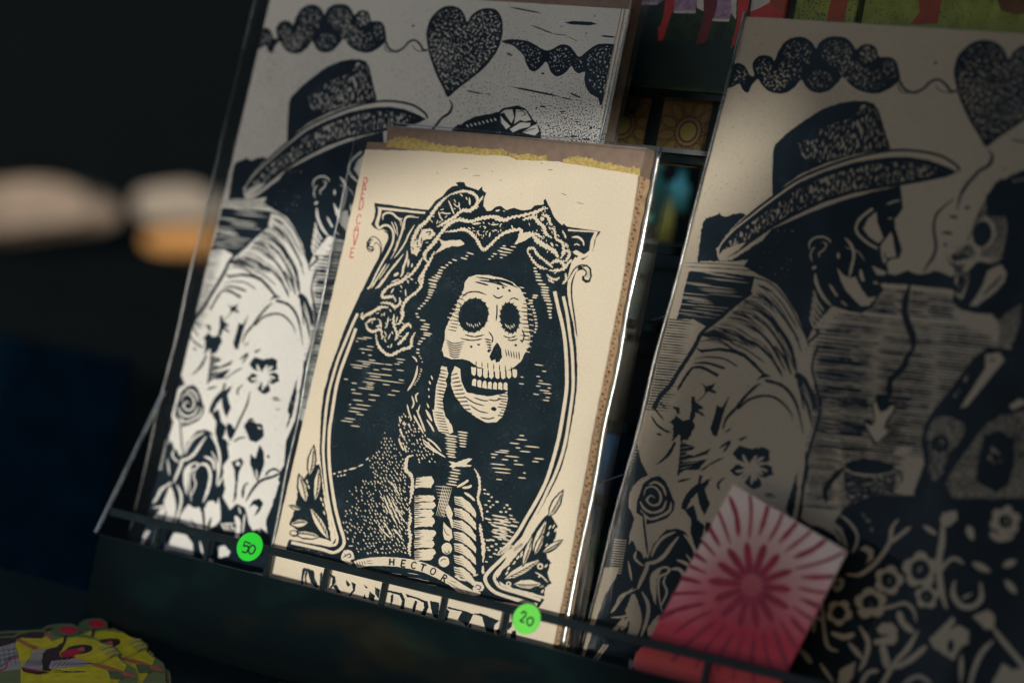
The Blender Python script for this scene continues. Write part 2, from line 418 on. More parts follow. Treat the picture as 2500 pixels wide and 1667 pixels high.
    A.poly([(735, 1018), (730, 1035), (985, 1050), (950, 1120), (935, 1225), (885, 1260), (810, 1215), (775, 1235), (790, 1255), (885, 1295), (965, 1245), (985, 1130), (1020, 1040)], 'P', 1.5, 20)
    A.st([(770, 1095), (830, 1095), (870, 1130), (885, 1175)], 22, 'P', 1); A.st([(800, 1110), (850, 1125), (880, 1160)], 6, 'K', 1)
    A.st([(790, 1172), (815, 1160), (845, 1175)], 12, 'P', 1)
    # left bracket with acanthus strokes
    v(VJ)
    A.poly([(210, 392), (830, 458), (820, 485), (270, 430), (255, 520), (228, 610), (250, 660), (195, 640), (185, 600), (222, 500), (230, 410)], 'P', 2, 22)
    A.st([(205, 620), (240, 665), (300, 630), (365, 640), (415, 710), (415, 830), (360, 960), (280, 1100), (200, 1250), (135, 1390), (90, 1440)], (30, 22), 'P', 0, .05)
    A.st([(285, 560), (290, 500), (340, 470), (410, 480), (480, 540), (540, 545)], 24, 'P', 1); A.st([(300, 540), (340, 500), (400, 492)], 9, 'K', 1)
    A.st([(395, 580), (430, 660), (455, 740)], 16, 'P', 1); A.st([(435, 580), (465, 660), (475, 770)], 11, 'P', 1)
    A.st([(450, 520), (505, 560), (535, 680), (500, 800), (450, 940), (385, 1060)], (34, 14), 'P', 1); A.st([(500, 560), (525, 620), (520, 690)], 10, 'K', 1)
    A.st([(470, 820), (455, 900), (420, 960)], 10, 'P', 1)
    A.st([(745, 530), (620, 515), (565, 560), (555, 690)], 26, 'P', 1); A.st([(740, 522), (640, 512)], 7, 'K', 1)
    A.st([(690, 625), (620, 740), (570, 850), (500, 960), (430, 1045)], 21, 'P', 1); A.st([(650, 660), (600, 740), (575, 790)], 6, 'K', 1)
    A.st([(550, 995), (460, 1110), (370, 1220), (290, 1340), (225, 1430)], (26, 30), 'P', 1)
    A.st([(370, 1120), (310, 1210), (235, 1320)], 12, 'P', 1); A.st([(330, 1120), (230, 1280), (140, 1430)], 22, 'P', 1); A.st([(290, 1310), (240, 1390), (190, 1440)], 18, 'P', 1)
    # curl left of the bracket
    A.st([(250, 1030), (268, 940), (255, 850), (200, 785), (140, 778), (95, 820)], 13, 'K', 1, .05)
    A.poly([(80, 840), (120, 800), (170, 810), (130, 850), (115, 890), (170, 900), (175, 940), (145, 970), (100, 960), (74, 910)], 'K', 2, 18)
    A.st([(110, 850), (150, 820), (190, 815)], 10, 'P', 1); A.ell(128, 918, 34, 9, .15); A.ell(122, 948, 22, 6, .1)
    A.st([(175, 885), (195, 850), (230, 870), (255, 930), (255, 1010)], 11, 'K', 1)
    A.st([(262, 930), (240, 1040), (170, 1170), (90, 1330), (10, 1500), (-60, 1640), (-160, 1860)], 12, 'K', 0, .05)
    A.st([(302, 700), (365, 745), (372, 850), (310, 960), (230, 1090), (140, 1260), (70, 1420)], (30, 18), 'K', 1, .05)
    # lace veil, left fall
    v(VA)
    A.squig([(1010, 690), (1090, 665), (1160, 655), (1230, 675), (1275, 720), (1265, 790), (1220, 820), (1215, 860)], 26)
    A.squig([(1010, 690), (950, 740), (890, 800), (850, 860), (790, 940), (720, 1000), (680, 1070), (650, 1160), (650, 1240)], 30)
    A.squig([(1290, 800), (1200, 840), (1130, 840), (1060, 900), (960, 960), (890, 1000)], 30)
    A.squig([(1120, 910), (1050, 945), (980, 990), (910, 1080), (850, 1160), (780, 1240), (770, 1290), (800, 1330)], 32)
    A.squig([(1330, 700), (1300, 745), (1270, 790)], 16); A.st([(1200, 715), (1205, 790)], 15, 'P', 1, .3)
    for q in ([(1000, 745), (1025, 800), (1055, 880)], [(1100, 760), (1100, 800), (1065, 795)], [(1050, 770), (1075, 800)], [(930, 855), (980, 870), (1020, 865)], [(905, 850), (920, 900), (950, 940)], [(1110, 680), (1135, 705)], [(1165, 710), (1180, 740)], [(900, 930), (885, 970)]):
        A.st(q, 13, 'P', 1, .25)
    A.poly([(760, 1020), (840, 1020), (880, 1060), (830, 1110), (760, 1130), (720, 1210), (700, 1270), (640, 1250), (650, 1170), (700, 1110), (730, 1060)], 'P', 7, 12)
    for q in ([(780, 1050), (830, 1045), (810, 1080)], [(720, 1080), (700, 1150), (710, 1170)], [(690, 1190), (730, 1185)], [(655, 1190), (665, 1215)], [(745, 1095), (735, 1160)]): A.st(q, 12, 'K', 1, .3)
    A.poly([(905, 1100), (950, 1130), (1040, 1125), (1110, 1118), (1155, 1160), (1100, 1185), (1040, 1180), (985, 1195), (930, 1225), (870, 1255), (900, 1215), (935, 1165)], 'P', 4, 12)
    A.squig([(870, 1230), (820, 1320), (760, 1430), (720, 1500), (740, 1560)], 26)
    A.squig([(750, 1290), (700, 1380), (620, 1470), (520, 1530), (440, 1560)], 26)
    A.st([(605, 1225), (600, 1300), (570, 1380), (560, 1440), (540, 1475)], 22, 'P', 1, .2); A.ell(500, 1450, 28, 14, -.6, r=3); A.st([(620, 1300), (612, 1380)], 18, 'P', 1); A.ell(650, 1365, 9, 20, .2, r=2)
    A.st([(450, 1525), (530, 1495)], 18, 'P', 1, .3)
    v(VC)
    A.squig([(1180, 0), (1150, 90), (1130, 190), (1070, 260), (1000, 310), (950, 400), (960, 470), (920, 560)], 26)
    A.squig([(1010, 60), (940, 140), (830, 190), (760, 260), (770, 300), (860, 290), (890, 340)], 24)
    A.squig([(740, 350), (830, 355), (880, 390), (930, 350), (920, 300)], 24); A.squig([(820, 395), (740, 395), (660, 440), (600, 470), (560, 500), (570, 440)], 24)
    A.squig([(600, 540), (620, 600), (680, 625), (740, 600), (760, 700)], 24); A.squig([(610, 540), (650, 510), (700, 505)], 20); A.squig([(730, 510), (745, 560), (700, 580)], 18)
    A.squig([(870, 460), (870, 560), (900, 660), (880, 710)], 24); A.squig([(930, 430), (950, 480), (910, 560)], 16); A.squig([(900, 670), (960, 590), (1010, 555), (1035, 590)], 26)
    A.squig([(905, 750), (960, 700), (1010, 630)], 24); A.squig([(700, 650), (710, 730), (760, 810), (840, 850), (940, 800), (1030, 770), (1040, 700), (1075, 630)], 28)
    for q in ([(780, 440), (775, 475)], [(820, 480), (800, 590)], [(780, 620), (800, 670)], [(840, 640), (815, 700)], [(780, 690), (795, 730)], [(905, 480), (890, 540)], [(980, 220), (985, 290)], [(870, 210), (840, 260)], [(1000, 130), (1010, 165)], [(930, 180), (950, 210)], [(850, 740), (840, 780)], [(745, 540), (750, 590)]):
        A.st(q, 12, 'P', 1, .3)
    for x, y, a in ((1040, 125, 14), (935, 240, 8), (1080, 160, 7), (812, 770, 8), (890, 160, 16)): A.ell(x, y, a, a * .6, .4, r=1.5)
    # top centre and right of the veil
    v(VA)
    A.squig([(1000, 965), (1100, 930), (1210, 945), (1290, 920), (1400, 900), (1480, 905), (1568, 940)], 30)
    A.squig([(960, 1045), (1060, 1035), (1150, 1020), (1220, 1060), (1270, 1120), (1310, 1190), (1340, 1215), (1400, 1170), (1460, 1110), (1568, 1045)], 30)
    for x, y, a, b, r_ in ((1470, 840, 22, 9, -.2), (1530, 845, 9, 5, .3), (1200, 1010, 17, 6, .7), (1440, 975, 34, 7, 0), (1345, 995, 16, 6, .3), (1450, 1028, 18, 6, .1), (1395, 1070, 7, 24, .2), (1285, 1060, 7, 28, -.5), (1335, 1080, 5, 12, 0), (1270, 965, 42, 10, -.1), (1495, 985, 6, 14, .3), (1500, 1030, 6, 10, 0)): A.ell(x, y, a, b, r_, r=1.6)
    v(VB)
    A.squig([(0, 905), (100, 935), (200, 905), (330, 880), (460, 840), (540, 815)], 28); A.squig([(380, 900), (440, 850), (520, 800)], 14)
    A.squig([(300, 930), (400, 900), (450, 950), (500, 1000), (520, 1060), (580, 1100)], 36); A.squig([(480, 880), (540, 900), (560, 960), (585, 980)], 26); A.ell(485, 920, 22, 18, .5, r=3)
    A.squig([(0, 1160), (80, 1080), (180, 1035), (290, 1030), (240, 1150)], 32); A.poly([(280, 1060), (370, 1040), (400, 1080), (330, 1120), (220, 1170), (250, 1110)], 'P', 4, 12)
    A.squig([(390, 1060), (440, 1130), (520, 1180), (600, 1230), (640, 1290)], 40); A.squig([(360, 1080), (420, 1060), (500, 1110)], 20)
    A.squig([(560, 1010), (600, 1020), (620, 1110), (680, 1150), (690, 1250), (660, 1300)], 26); A.squig([(680, 1030), (700, 1070), (715, 1105)], 15); A.squig([(705, 1150), (735, 1190), (700, 1170)], 18)
    A.squig([(700, 1230), (740, 1225), (745, 1270), (705, 1330)], 26); A.squig([(770, 1310), (730, 1350), (705, 1400)], 22); A.ell(580, 1165, 24, 11, 1., r=2); A.ell(200, 1000, 7, 22, -.4)
    A.st([(370, 930), (330, 950), (340, 980), (380, 960)], 10, 'K', 1); A.st([(430, 1000), (480, 990)], 8, 'K', 1)
    A.squig([(350, 1245), (350, 1210), (400, 1200), (440, 1260), (500, 1310), (560, 1360), (590, 1385)], 24)
    A.squig([(350, 1240), (400, 1320), (460, 1380), (540, 1400)], 24); A.squig([(560, 1355), (620, 1320), (680, 1340), (690, 1400), (550, 1415)], 30)
    A.squig([(530, 1450), (570, 1490), (620, 1500), (650, 1475)], 22); A.squig([(710, 1440), (715, 1500), (680, 1545)], 22); A.squig([(540, 1500), (600, 1530)], 18); A.ell(607, 1437, 10, 6, 0)
    rd = lambda x, y: rn.uniform(0, 3.1)
    v(VA); A.field([(1000, 715), (1240, 700), (1200, 820), (1000, 900), (820, 1110), (700, 1290), (650, 1250), (700, 1050), (850, 890)], rd, (44, 40), 34, 9, .42)
    A.field([(1180, 960), (1460, 930), (1560, 960), (1560, 1030), (1380, 1140), (1290, 1100), (1200, 1010)], rd, (44, 36), 26, 9, .45)
    v(VB); A.field([(330, 900), (520, 840), (620, 1000), (690, 1200), (730, 1300), (640, 1360), (560, 1260), (450, 1150), (350, 1030)], rd, (44, 40), 34, 10, .42)
    v(VC); A.field([(560, 460), (900, 370), (990, 540), (1030, 640), (850, 800), (720, 740), (620, 600)], rd, (48, 44), 34, 10, .4)
    # hair highlights: rows of short cuts following the hair
    v(VA)
    for x, y, l in ((1208, 1250, 75), (1175, 1274, 30), (1148, 1298, 72), (1058, 1313, 55), (1015, 1338, 40), (985, 1362, 34), (950, 1384, 55), (925, 1411, 48), (918, 1436, 50), (898, 1464, 72), (875, 1484, 88), (850, 1510, 95), (848, 1545, 90)): A.dash(x, y, .28, l, 12)
    for x, y, l in ((1535, 1178, 34), (1530, 1200, 70), (1495, 1226, 60), (1525, 1236, 90), (1448, 1254, 36), (1520, 1262, 70), (1420, 1278, 30), (1393, 1304, 30), (1505, 1290, 34)): A.dash(x, y, .17, l, 10)
    v(VB)
    for x, y, l in ((120, 1180, 30), (210, 1187, 60), (130, 1205, 110), (165, 1215, 100), (150, 1240, 90), (120, 1265, 70), (30, 1255, 40), (95, 1290, 30)): A.dash(x, y, .15, l, 10)
    v(VC)
    for i in range(28):
        x = [1340, 1318, 1300, 1296, 1245, 1237, 1242, 1228, 1220, 1215, 1200, 1182, 1158, 1135, 1112, 1088, 1100, 1145, 1182, 1170, 1158, 1192, 1182, 1150, 1125, 1110, 1100, 1098][i]
        y = [12, 40, 66, 98, 134, 168, 198, 228, 250, 274, 300, 328, 356, 380, 405, 455, 486, 517, 555, 580, 605, 642, 660, 690, 718, 742, 795, 828][i]
        l = [55, 45, 40, 50, 105, 85, 75, 70, 62, 50, 48, 40, 36, 34, 34, 30, 34, 62, 70, 95, 85, 95, 78, 50, 45, 36, 36, 38][i]
        A.dash(x, y, .16, l, 13)
    for x, y in ((1115, 860), (1128, 880), (1140, 916)): A.dash(x, y, .3, 18, 9)
    A.st([(1045, 860), (1075, 885), (1090, 915)], 15); A.st([(1095, 950), (1080, 1040), (1040, 1130), (1000, 1190)], 20)
    for i, (x, y) in enumerate(((1130, 985), (1128, 1005), (1118, 1030), (1112, 1052), (1102, 1075), (1090, 1095), (1075, 1112), (1066, 1132))): A.dash(x, y, .45, 26 - i, 8)
    v(VD)
    for i, (x, y, l) in enumerate(((1005, 215, 35), (1010, 246, 44), (1030, 272, 62), (1035, 300, 64), (1045, 332, 75), (1070, 368, 88), (1098, 398, 90), (1100, 424, 88), (1098, 448, 84), (1105, 474, 88), (1115, 500, 80), (1125, 526, 78), (1140, 560, 66), (1145, 594, 56), (1142, 626, 46), (1148, 658, 36), (1152, 688, 32))): A.dash(x, y, .1, l, 15)
    for i, (x, y, l) in enumerate(((1008, 476, 60), (1000, 496, 52), (965, 524, 50), (963, 548, 46), (975, 580, 40), (990, 612, 36), (998, 642, 36), (1005, 674, 34), (1010, 705, 34), (1016, 738, 30), (1018, 768, 30), (1012, 798, 28), (1003, 826, 24))): A.dash(x, y, .1, l, 15)
    # water-like cuts in the ground of the oval
    def cuts(V, L_, ang, w):
        v(V)
        for x, y, l in L_: A.dash(x, y, ang, l, w)
    cuts(VC, ((615, 683, 100), (565, 693, 110), (515, 717, 30), (645, 768, 80), (600, 795, 140), (575, 828, 30), (640, 850, 40), (650, 920, 300), (660, 898, 70), (540, 950, 200), (605, 935, 90), (520, 970, 110), (700, 990, 60), (800, 985, 110), (935, 890, 100), (930, 918, 60), (820, 940, 80), (700, 1030, 200), (800, 1040, 110), (690, 1055, 120), (780, 1095, 400), (940, 1088, 60), (410, 1080, 46), (490, 1118, 60), (628, 1112, 130), (640, 1132, 70), (795, 1132, 76), (640, 1155, 90), (600, 1170, 160), (480, 1180, 50), (885, 1192, 90), (515, 1216, 110), (680, 1232, 120), (845, 1230, 84), (525, 1282, 116), (660, 1278, 80), (575, 1328, 165), (450, 1322, 26), (535, 1362, 195), (490, 1390, 130), (545, 1418, 80), (450, 1458, 120), (420, 1482, 130), (500, 1528, 100), (930, 995, 80), (900, 935, 60)), .13, 8)
    cuts(VD, ((1042, 1140, 90), (1092, 1200, 48), (880, 1255, 30), (875, 1320, 55), (1035, 1250, 40), (1060, 1290, 40), (1095, 1320, 145), (1035, 1342, 50), (1140, 1360, 36), (1095, 1385, 110), (1015, 1420, 64), (1125, 1410, 90), (1125, 1450, 46), (1110, 1478, 70)), .13, 9)
    cuts(VI, ((333, 57, 56), (330, 102, 130), (250, 143, 120), (445, 180, 175), (290, 192, 60), (368, 232, 130), (140, 222, 120), (110, 240, 160), (30, 262, 90), (225, 287, 170), (20, 296, 50), (148, 320, 80), (265, 332, 50), (70, 372, 180), (297, 374, 120), (110, 420, 230), (120, 462, 190), (520, 310, 120), (480, 342, 80), (360, 466, 34), (333, 520, 94), (82, 537, 70)), .1, 12)
    # stippled shoulder and cloak, lower left: short slanting gouges
    v(VE)
    reg = [(930, 270), (1040, 180), (1090, 20), (1140, 60), (1230, 150), (1290, 330), (1330, 560), (1310, 760), (1310, 1180), (840, 1190), (730, 1060), (700, 930), (690, 780), (760, 560), (900, 480), (1010, 470), (960, 350)]
    A.field(reg, lambda x, y: 1.05 - .1 * (y - 600) / 600, (36, 31), lambda x, y: 22 + 26 * max(0, 1 - abs((x - 1190) / 210)) * max(0, 1 - abs(y - 760) / 420), 10, lambda x, y: .45 + .5 * min(1, max(0, (x - 700) / 420)))
    for q in ([(1085, 620), (1130, 740), (1215, 910)], [(1160, 660), (1215, 760), (1285, 880)], [(1155, 490), (1200, 560), (1240, 630)], [(1120, 640), (1180, 760), (1240, 880)], [(1030, 900), (1085, 970), (1150, 1030)], [(1190, 945), (1225, 990), (1262, 1040)], [(1090, 880), (1130, 950), (1170, 1010)]): A.st(q, 13)
    for q in ([(600, 416), (625, 412)], [(648, 402), (680, 396)], [(700, 390), (735, 382)], [(748, 376), (825, 358)], [(840, 346), (890, 326)], [(640, 440), (655, 438)], [(668, 436), (690, 430)], [(700, 428), (722, 424)], [(915, 285), (942, 262)]): A.st(q, 14)
    # shawl folds beside the neck
    v(VC)
    for q in ([(1105, 1210), (1078, 1240), (1090, 1300)], [(1040, 1240), (1060, 1310), (1040, 1360)], [(995, 1320), (1015, 1400), (1040, 1470)], [(1120, 1325), (1100, 1400), (1130, 1480), (1155, 1530)], [(1060, 1420), (1100, 1500), (1130, 1568)], [(1185, 1310), (1205, 1355)], [(1175, 1370), (1200, 1430), (1235, 1480)], [(1185, 1465), (1220, 1520), (1250, 1568)], [(1225, 1045), (1240, 1085)], [(1205, 1095), (1220, 1130)], [(1200, 1165), (1205, 1190)], [(1203, 1235), (1206, 1258)], [(925, 1440), (930, 1500)], [(965, 1480), (975, 1530)], [(1010, 1500), (1025, 1550)]): A.st(q, 15)
    v(VF)
    A.field([(90, 60), (180, 0), (260, 150), (420, 330), (460, 520), (300, 520), (170, 400), (90, 300)], 1.1, (34, 36), 24, 11, .85)
    for q in ([(235, 60), (290, 150), (330, 230)], [(262, 0), (300, 90), (330, 170), (345, 210)], [(320, 280), (400, 350), (470, 410), (540, 455)], [(330, 320), (410, 380), (480, 420)], [(360, 270), (430, 320), (500, 400)], [(350, 0), (385, 50), (410, 110)], [(360, 95), (400, 150), (430, 210)], [(100, 180), (120, 230), (140, 270)], [(90, 280), (120, 350), (140, 390)], [(145, 340), (165, 410)]): A.st(q, 17)
    # ---- skull: a plain papier-mache calavera with empty round sockets and two closed rows of teeth
    v(VD)
    A.poly([(335, 345), (370, 300), (440, 278), (560, 282), (680, 306), (790, 350), (862, 410), (905, 490), (932, 590), (930, 700), (945, 790), (962, 880), (950, 960), (905, 1030), (880, 1095), (820, 1150), (760, 1185), (690, 1200), (600, 1195), (520, 1180), (440, 1150), (375, 1100), (300, 1082), (210, 1085), (135, 1060), (112, 990), (140, 900), (145, 800), (190, 700), (240, 620), (262, 540), (300, 470), (325, 410)], 'P', 3, 14)
    # ragged cut edges around the skull
    for i in range(26):
        t = i / 25; x = 860 + 75 * math.sin(t * 2.9) + 30 * t; y = 400 + 640 * t
        A.dash(x + 18, y, .2, 52, 9, 'K' if i % 2 else 'P')
    for i in range(14):
        t = i / 13; A.dash(330 - 150 * t, 450 + 260 * t, .25, 66, 9, 'K' if i % 2 else 'P')
    for q in ([(440, 300), (560, 318), (720, 352), (840, 402)], [(470, 330), (600, 350), (740, 392)], [(620, 318), (740, 345), (800, 372)], [(430, 345), (500, 362), (560, 380)]): A.st(q, 15, 'K')
    # sockets, ringed with small petals
    for cx, cy, a, b, rr in ((415, 665, 142, 168, .35), (765, 690, 96, 150, -.12)):
        A.ell(cx, cy, a, b, rr, 'K', 4, 40)
        for i in range(34):
            t = 2 * math.pi * i / 34; k_ = .97 + .1 * (i % 2); px = a * k_ * math.cos(t); py = b * k_ * math.sin(t)
            A.dash(cx + px * math.cos(rr) - py * math.sin(rr), cy + px * math.sin(rr) + py * math.cos(rr), t + rr + .3, 40, 9, 'P' if i % 2 else 'K')
        for i in range(7): A.dash(cx - a * .42 + i * a * .14, cy + b * .60 + (i % 2) * 8 - abs(i - 3) * 7, 1.2, 34, 7, 'P')
    # brow and cheek gouges
    for q in ([(300, 500), (360, 450), (450, 440), (540, 470)], [(600, 470), (650, 500), (700, 480)], [(640, 560), (640, 640), (632, 720)], [(560, 820), (600, 880), (590, 930)], [(880, 800), (900, 860), (880, 930)]): A.st(q, 13, 'K')
    for i in range(7): A.st([(150 + 6 * i, 900 + i * 24), (230, 935 + i * 22), (330 - 8 * i, 915 + i * 24)], 10, 'K')
    for i in range(5): A.st([(520 + 8 * i, 890 + i * 26), (590, 905 + i * 24)], 14, 'K', 1, .3)
    for x, y in ((395, 965), (465, 945), (560, 1010), (905, 860), (875, 910), (820, 950), (700, 400), (760, 430), (650, 410)): A.ell(x, y, 14, 10, .4, 'K', 3)
    for i in range(9): A.st([(268 - i * 13, 560 + i * 30), (330 - i * 10, 575 + i * 30)], 9, 'K', 3)
    for i in range(10): A.st([(934 + min(i, 5) * 4, 560 + i * 38), (885 - (i % 3) * 14, 552 + i * 38)], 11, 'K', 2)
    for q in ([(330, 850), (430, 870), (520, 850)], [(290, 885), (400, 905), (500, 890)], [(560, 330), (640, 345), (700, 372)], [(760, 520), (800, 500), (850, 520)], [(700, 860), (760, 880), (830, 860)], [(740, 900), (790, 905), (840, 890)]): A.st(q, 12, 'K', 1, .3)
    for i in range(6): A.st([(720 + i * 26, 985 + i * 10 - (i * i)), (735 + i * 24, 1060 + i * 6)], 9, 'K', 1, .3)
    # nose
    A.poly([(640, 925), (600, 985), (570, 1060), (585, 1105), (622, 1085), (632, 1115), (668, 1105), (690, 1060), (680, 990), (655, 935)], 'K', 3, 16)
    # upper teeth
    for i in range(8):
        x = 395 + i * 56; y = 1158 + i * 14 - (i * i) * 1.6
        A.poly([(x, y), (x + 46, y + 8), (x + 44, y + 74), (x + 24, y + 88), (x + 4, y + 70)], 'P', 2.5, 14)
    for i in range(7): A.st([(440 + i * 56, 1100 + i * 9), (442 + i * 56, 1155 + i * 11)], 9, 'K')
    # lower row and jaw
    for i in range(7):
        x = 400 + i * 50; y = 1272 + i * 13 - i * i * 1.2
        A.poly([(x + 4, y + 8), (x + 24, y - 4), (x + 42, y + 10), (x + 40, y + 74), (x, y + 64)], 'P', 2.5, 14)
    A.poly([(240, 1150), (290, 1180), (300, 1300), (350, 1400), (430, 1420), (560, 1440), (690, 1420), (740, 1390), (745, 1470), (720, 1568), (690, 1640), (630, 1690), (540, 1690), (440, 1640), (330, 1560), (240, 1440), (200, 1330), (205, 1220)], 'P', 3, 14)
    for i in range(11): A.st([(196 + i * 4, 1240 + i * 36), (262 + i * 14, 1222 + i * 38)], 12, 'K', 3, .2)
    for i in range(9): A.st([(760, 1420 + i * 27), (680 - (i % 3) * 16, 1405 + i * 27)], 11, 'K', 3, .2)
    for q in ([(330, 1440), (420, 1500), (520, 1530)], [(380, 1520), (470, 1580), (560, 1600)], [(560, 1470), (620, 1480), (680, 1465)], [(480, 1640), (560, 1655), (620, 1640)], [(420, 1450), (500, 1478), (560, 1482)]): A.st(q, 12, 'K')
    A.ell(610, 1560, 26, 20, .2, 'K', 3)
    # neck bones
    v(VD)
    A.poly([(110, 1150), (160, 1160), (175, 1220), (150, 1290), (160, 1340), (120, 1460), (130, 1568), (40, 1568), (50, 1440), (60, 1330), (85, 1260)], 'P', 4, 14)
    for i in range(12): A.st([(60, 1180 + i * 33), (165, 1200 + i * 33)], 11, 'K', 1, .3)
    v(VF)
    A.poly([(415, 0), (520, 0), (540, 60), (600, 140), (615, 215), (560, 240), (480, 210), (450, 150), (430, 90)], 'P', 3, 16)
    for i in range(8): A.st([(425 + i * 8, 20 + i * 27), (520 + i * 8, 34 + i * 27)], 9, 'K', 3)
    for i in range(9): A.dash(600 - (i % 2) * 12, 250 + i * 25, .14, 130 - i * 5, 14)
    for i in range(6): A.dash(705, 215 + i * 27, .14, 110 - i * 8, 13)
    # collar knot, cord and beads
    A.poly([(570, 490), (640, 505), (760, 462), (795, 470), (740, 520), (790, 530), (770, 545), (640, 545), (610, 560), (575, 540), (600, 520)], 'P', 3, 14)
    for i in range(6): A.dash(640 - i * 8, 575 + i * 28, .17, 90 + (i % 2) * 30, 13)
    for i in range(10):
        A.st([(440 + i * 6, 730 + i * 30), (600 - i * 6, 742 + i * 31)], 7); 
    for i in range(6): A.st([(520 + i * 16, 720 + i * 5), (450 + i * 14, 1010 + i * 4)], 7)
    A.poly([(565, 900), (590, 940), (610, 990), (600, 1040), (640, 1090), (630, 1125), (600, 1130), (580, 1060), (550, 1000), (545, 950)], 'P', 2, 14)
    A.poly([(520, 1070), (545, 1100), (600, 1150), (608, 1220), (575, 1258), (530, 1240), (515, 1180)], 'P', 2, 14)
    A.ell(552, 1325, 50, 56, .1, r=3); A.ell(525, 1450, 52, 52, 0, r=3); A.st([(560, 1340), (575, 1360), (545, 1372), (530, 1345)], 9, 'K'); A.st([(490, 1450), (520, 1425), (545, 1432)], 8, 'K'); A.st([(520, 1120), (545, 1180), (580, 1200)], 7, 'K')
    # jacket edges
    A.squig([(220, 440), (175, 460), (160, 570), (205, 620), (225, 690), (215, 800), (195, 900)], 34, amp=6, per=26); A.squig([(190, 935), (205, 1030), (188, 1130), (205, 1230), (190, 1330), (205, 1400)], 28, amp=9, per=44)
    A.squig([(815, 560), (860, 650), (865, 760), (850, 850), (880, 950), (900, 1060)], 24, amp=5, per=30); A.squig([(870, 1090), (880, 1180), (900, 1280), (900, 1460)], 30, amp=7, per=40); A.squig([(900, 1490), (895, 1568)], 26)
    # ribs as striped panels
    for k, (y, h) in enumerate(((640, 105), (815, 62), (885, 60), (950, 76), (1030, 90), (1145, 70), (1215, 40), (1250, 70), (1335, 60), (1380, 60))):
        x1 = 410 + (k % 3) * 12
        A.poly([(262 - (k > 0) * 22, y + 10), (330, y), (x1, y - 5 + (k % 2) * 10), (x1 + 18, y + h * .5), (x1 - 10, y + h), (330, y + h - 4), (245, y + h + 4)], 'P', 4, 15)
        for j in range(3): A.st([(236, y + h * (.25 + .25 * j)), (300 + 20 * (j % 2), y + h * (.22 + .25 * j))], 9, 'K', 2)
    for k in range(7):
        y = 830 + k * 112
        A.poly([(620, y), (700, y + 5), (770, y + 60), (832, y + 150), (830, y + 205), (770, y + 150), (700, y + 100), (630, y + 70)], 'P', 4, 15)
        for j in range(4): A.st([(610, y + 12 + j * 20), (690 + j * 14, y + 36 + j * 26)], 9, 'K', 2)
    for q in ([(650, 740), (720, 700), (760, 670)], [(700, 745), (760, 740), (790, 720)], [(720, 790), (780, 830), (820, 870)]): A.st(q, 24)
    # cloak stipple on the right
    v(VF)
    A.field([(900, 735), (1000, 790), (1090, 890), (1170, 920), (1170, 1000), (1230, 1060), (1200, 1180), (1150, 1280), (1060, 1380), (1000, 1470), (930, 1460), (930, 1100), (915, 880)], .22, (62, 34), lambda x, y: 30 + 40 * (y > 980) * (y < 1280), 15, .85)
    for i in range(7): A.dash(1060, 1020 + i * 33, .15, 150, 15)
    # leaves in the corners
    def leaf(base, tip, wd, ribs=6):
        bx, by = base; tx, ty = tip; dx, dy = tx - bx, ty - by; L = math.hypot(dx, dy); ux, uy = dx / L, dy / L; nx, ny = -uy, ux
        f = lambda t, s_: (bx + dx * t + nx * wd * s_, by + dy * t + ny * wd * s_)
        A.poly([f(0, 0), f(.25, .75), f(.55, .9), f(.85, .4), (tx, ty), f(.85, -.4), f(.55, -.9), f(.25, -.75)], 'K', 2, 18)
        A.poly([f(.05, 0), f(.27, .5), f(.55, .6), f(.88, .12), f(.88, -.12), f(.55, -.6), f(.27, -.5)], 'P', 2, 18)
        A.st([f(.05, 0), f(.5, .1), f(.9, 0)], 9, 'K')
        for i in range(ribs):
            t = .2 + .6 * i / ribs; A.st([f(t, .06), f(t + .12, .5)], 9, 'K', 2)
    v(VE)
    A.poly([(420, 330), (330, 450), (260, 600), (235, 760), (180, 900), (230, 940), (340, 1010), (500, 1030), (585, 1060), (560, 900), (520, 700), (495, 480), (470, 330)], 'K', 5, 20)
    for b_, t_, w_ in (((375, 450), (420, 130), 52), ((345, 700), (272, 405), 62), ((430, 690), (470, 325), 48), ((300, 760), (170, 715), 28), ((370, 880), (180, 900), 58), ((490, 1020), (180, 975), 52), ((570, 1060), (365, 710), 60)): leaf(b_, t_, w_)
    for x, y in ((345, 470), (360, 520), (345, 590), (500, 690), (510, 770), (480, 640), (560, 920), (530, 1040)): A.st([(x, y), (x + 14, y + 40)], 14)
    A.ell(230, 985, 48, 32, .1, 'K', 2); A.ell(224, 982, 32, 18, .1, 'P', 2)
    v(VI)
    A.poly([(600, 930), (520, 1020), (450, 1120), (400, 1220), (300, 1330), (180, 1480), (240, 1700), (400, 1690), (560, 1560), (610, 1420), (600, 1300), (700, 1180), (720, 1040), (640, 900)], 'K', 5, 20)
    for b_, t_, w_ in (((620, 960), (790, 640), 62), ((440, 1340), (615, 950), 62), ((560, 1350), (790, 1190), 46), ((210, 1568), (560, 1380), 60)): leaf(b_, t_, w_, 8)
    for x, y in ((390, 1260), (410, 1300), (330, 1340), (350, 1370), (290, 1390), (250, 1450), (200, 1510), (640, 1060), (680, 1050), (700, 1090), (620, 1130), (600, 1260)): A.ell(x, y, 9, 26, .5, 'P', 2, 12)
    v(VH)
    A.poly([(720, 520), (800, 400), (900, 330), (1050, 260), (1250, 240), (1330, 330), (1280, 440), (1330, 550), (1260, 600), (1250, 700), (1130, 660), (900, 600)], 'K', 5, 20)
    for b_, t_, w_ in (((790, 520), (1240, 275), 75), ((880, 570), (1290, 585), 52), ((900, 560), (1250, 560), 80), ((1010, 380), (1130, 10), 50), ((1140, 250), (1250, 0), 50), ((1220, 220), (1465, 70), 46)): leaf(b_, t_, w_, 7)
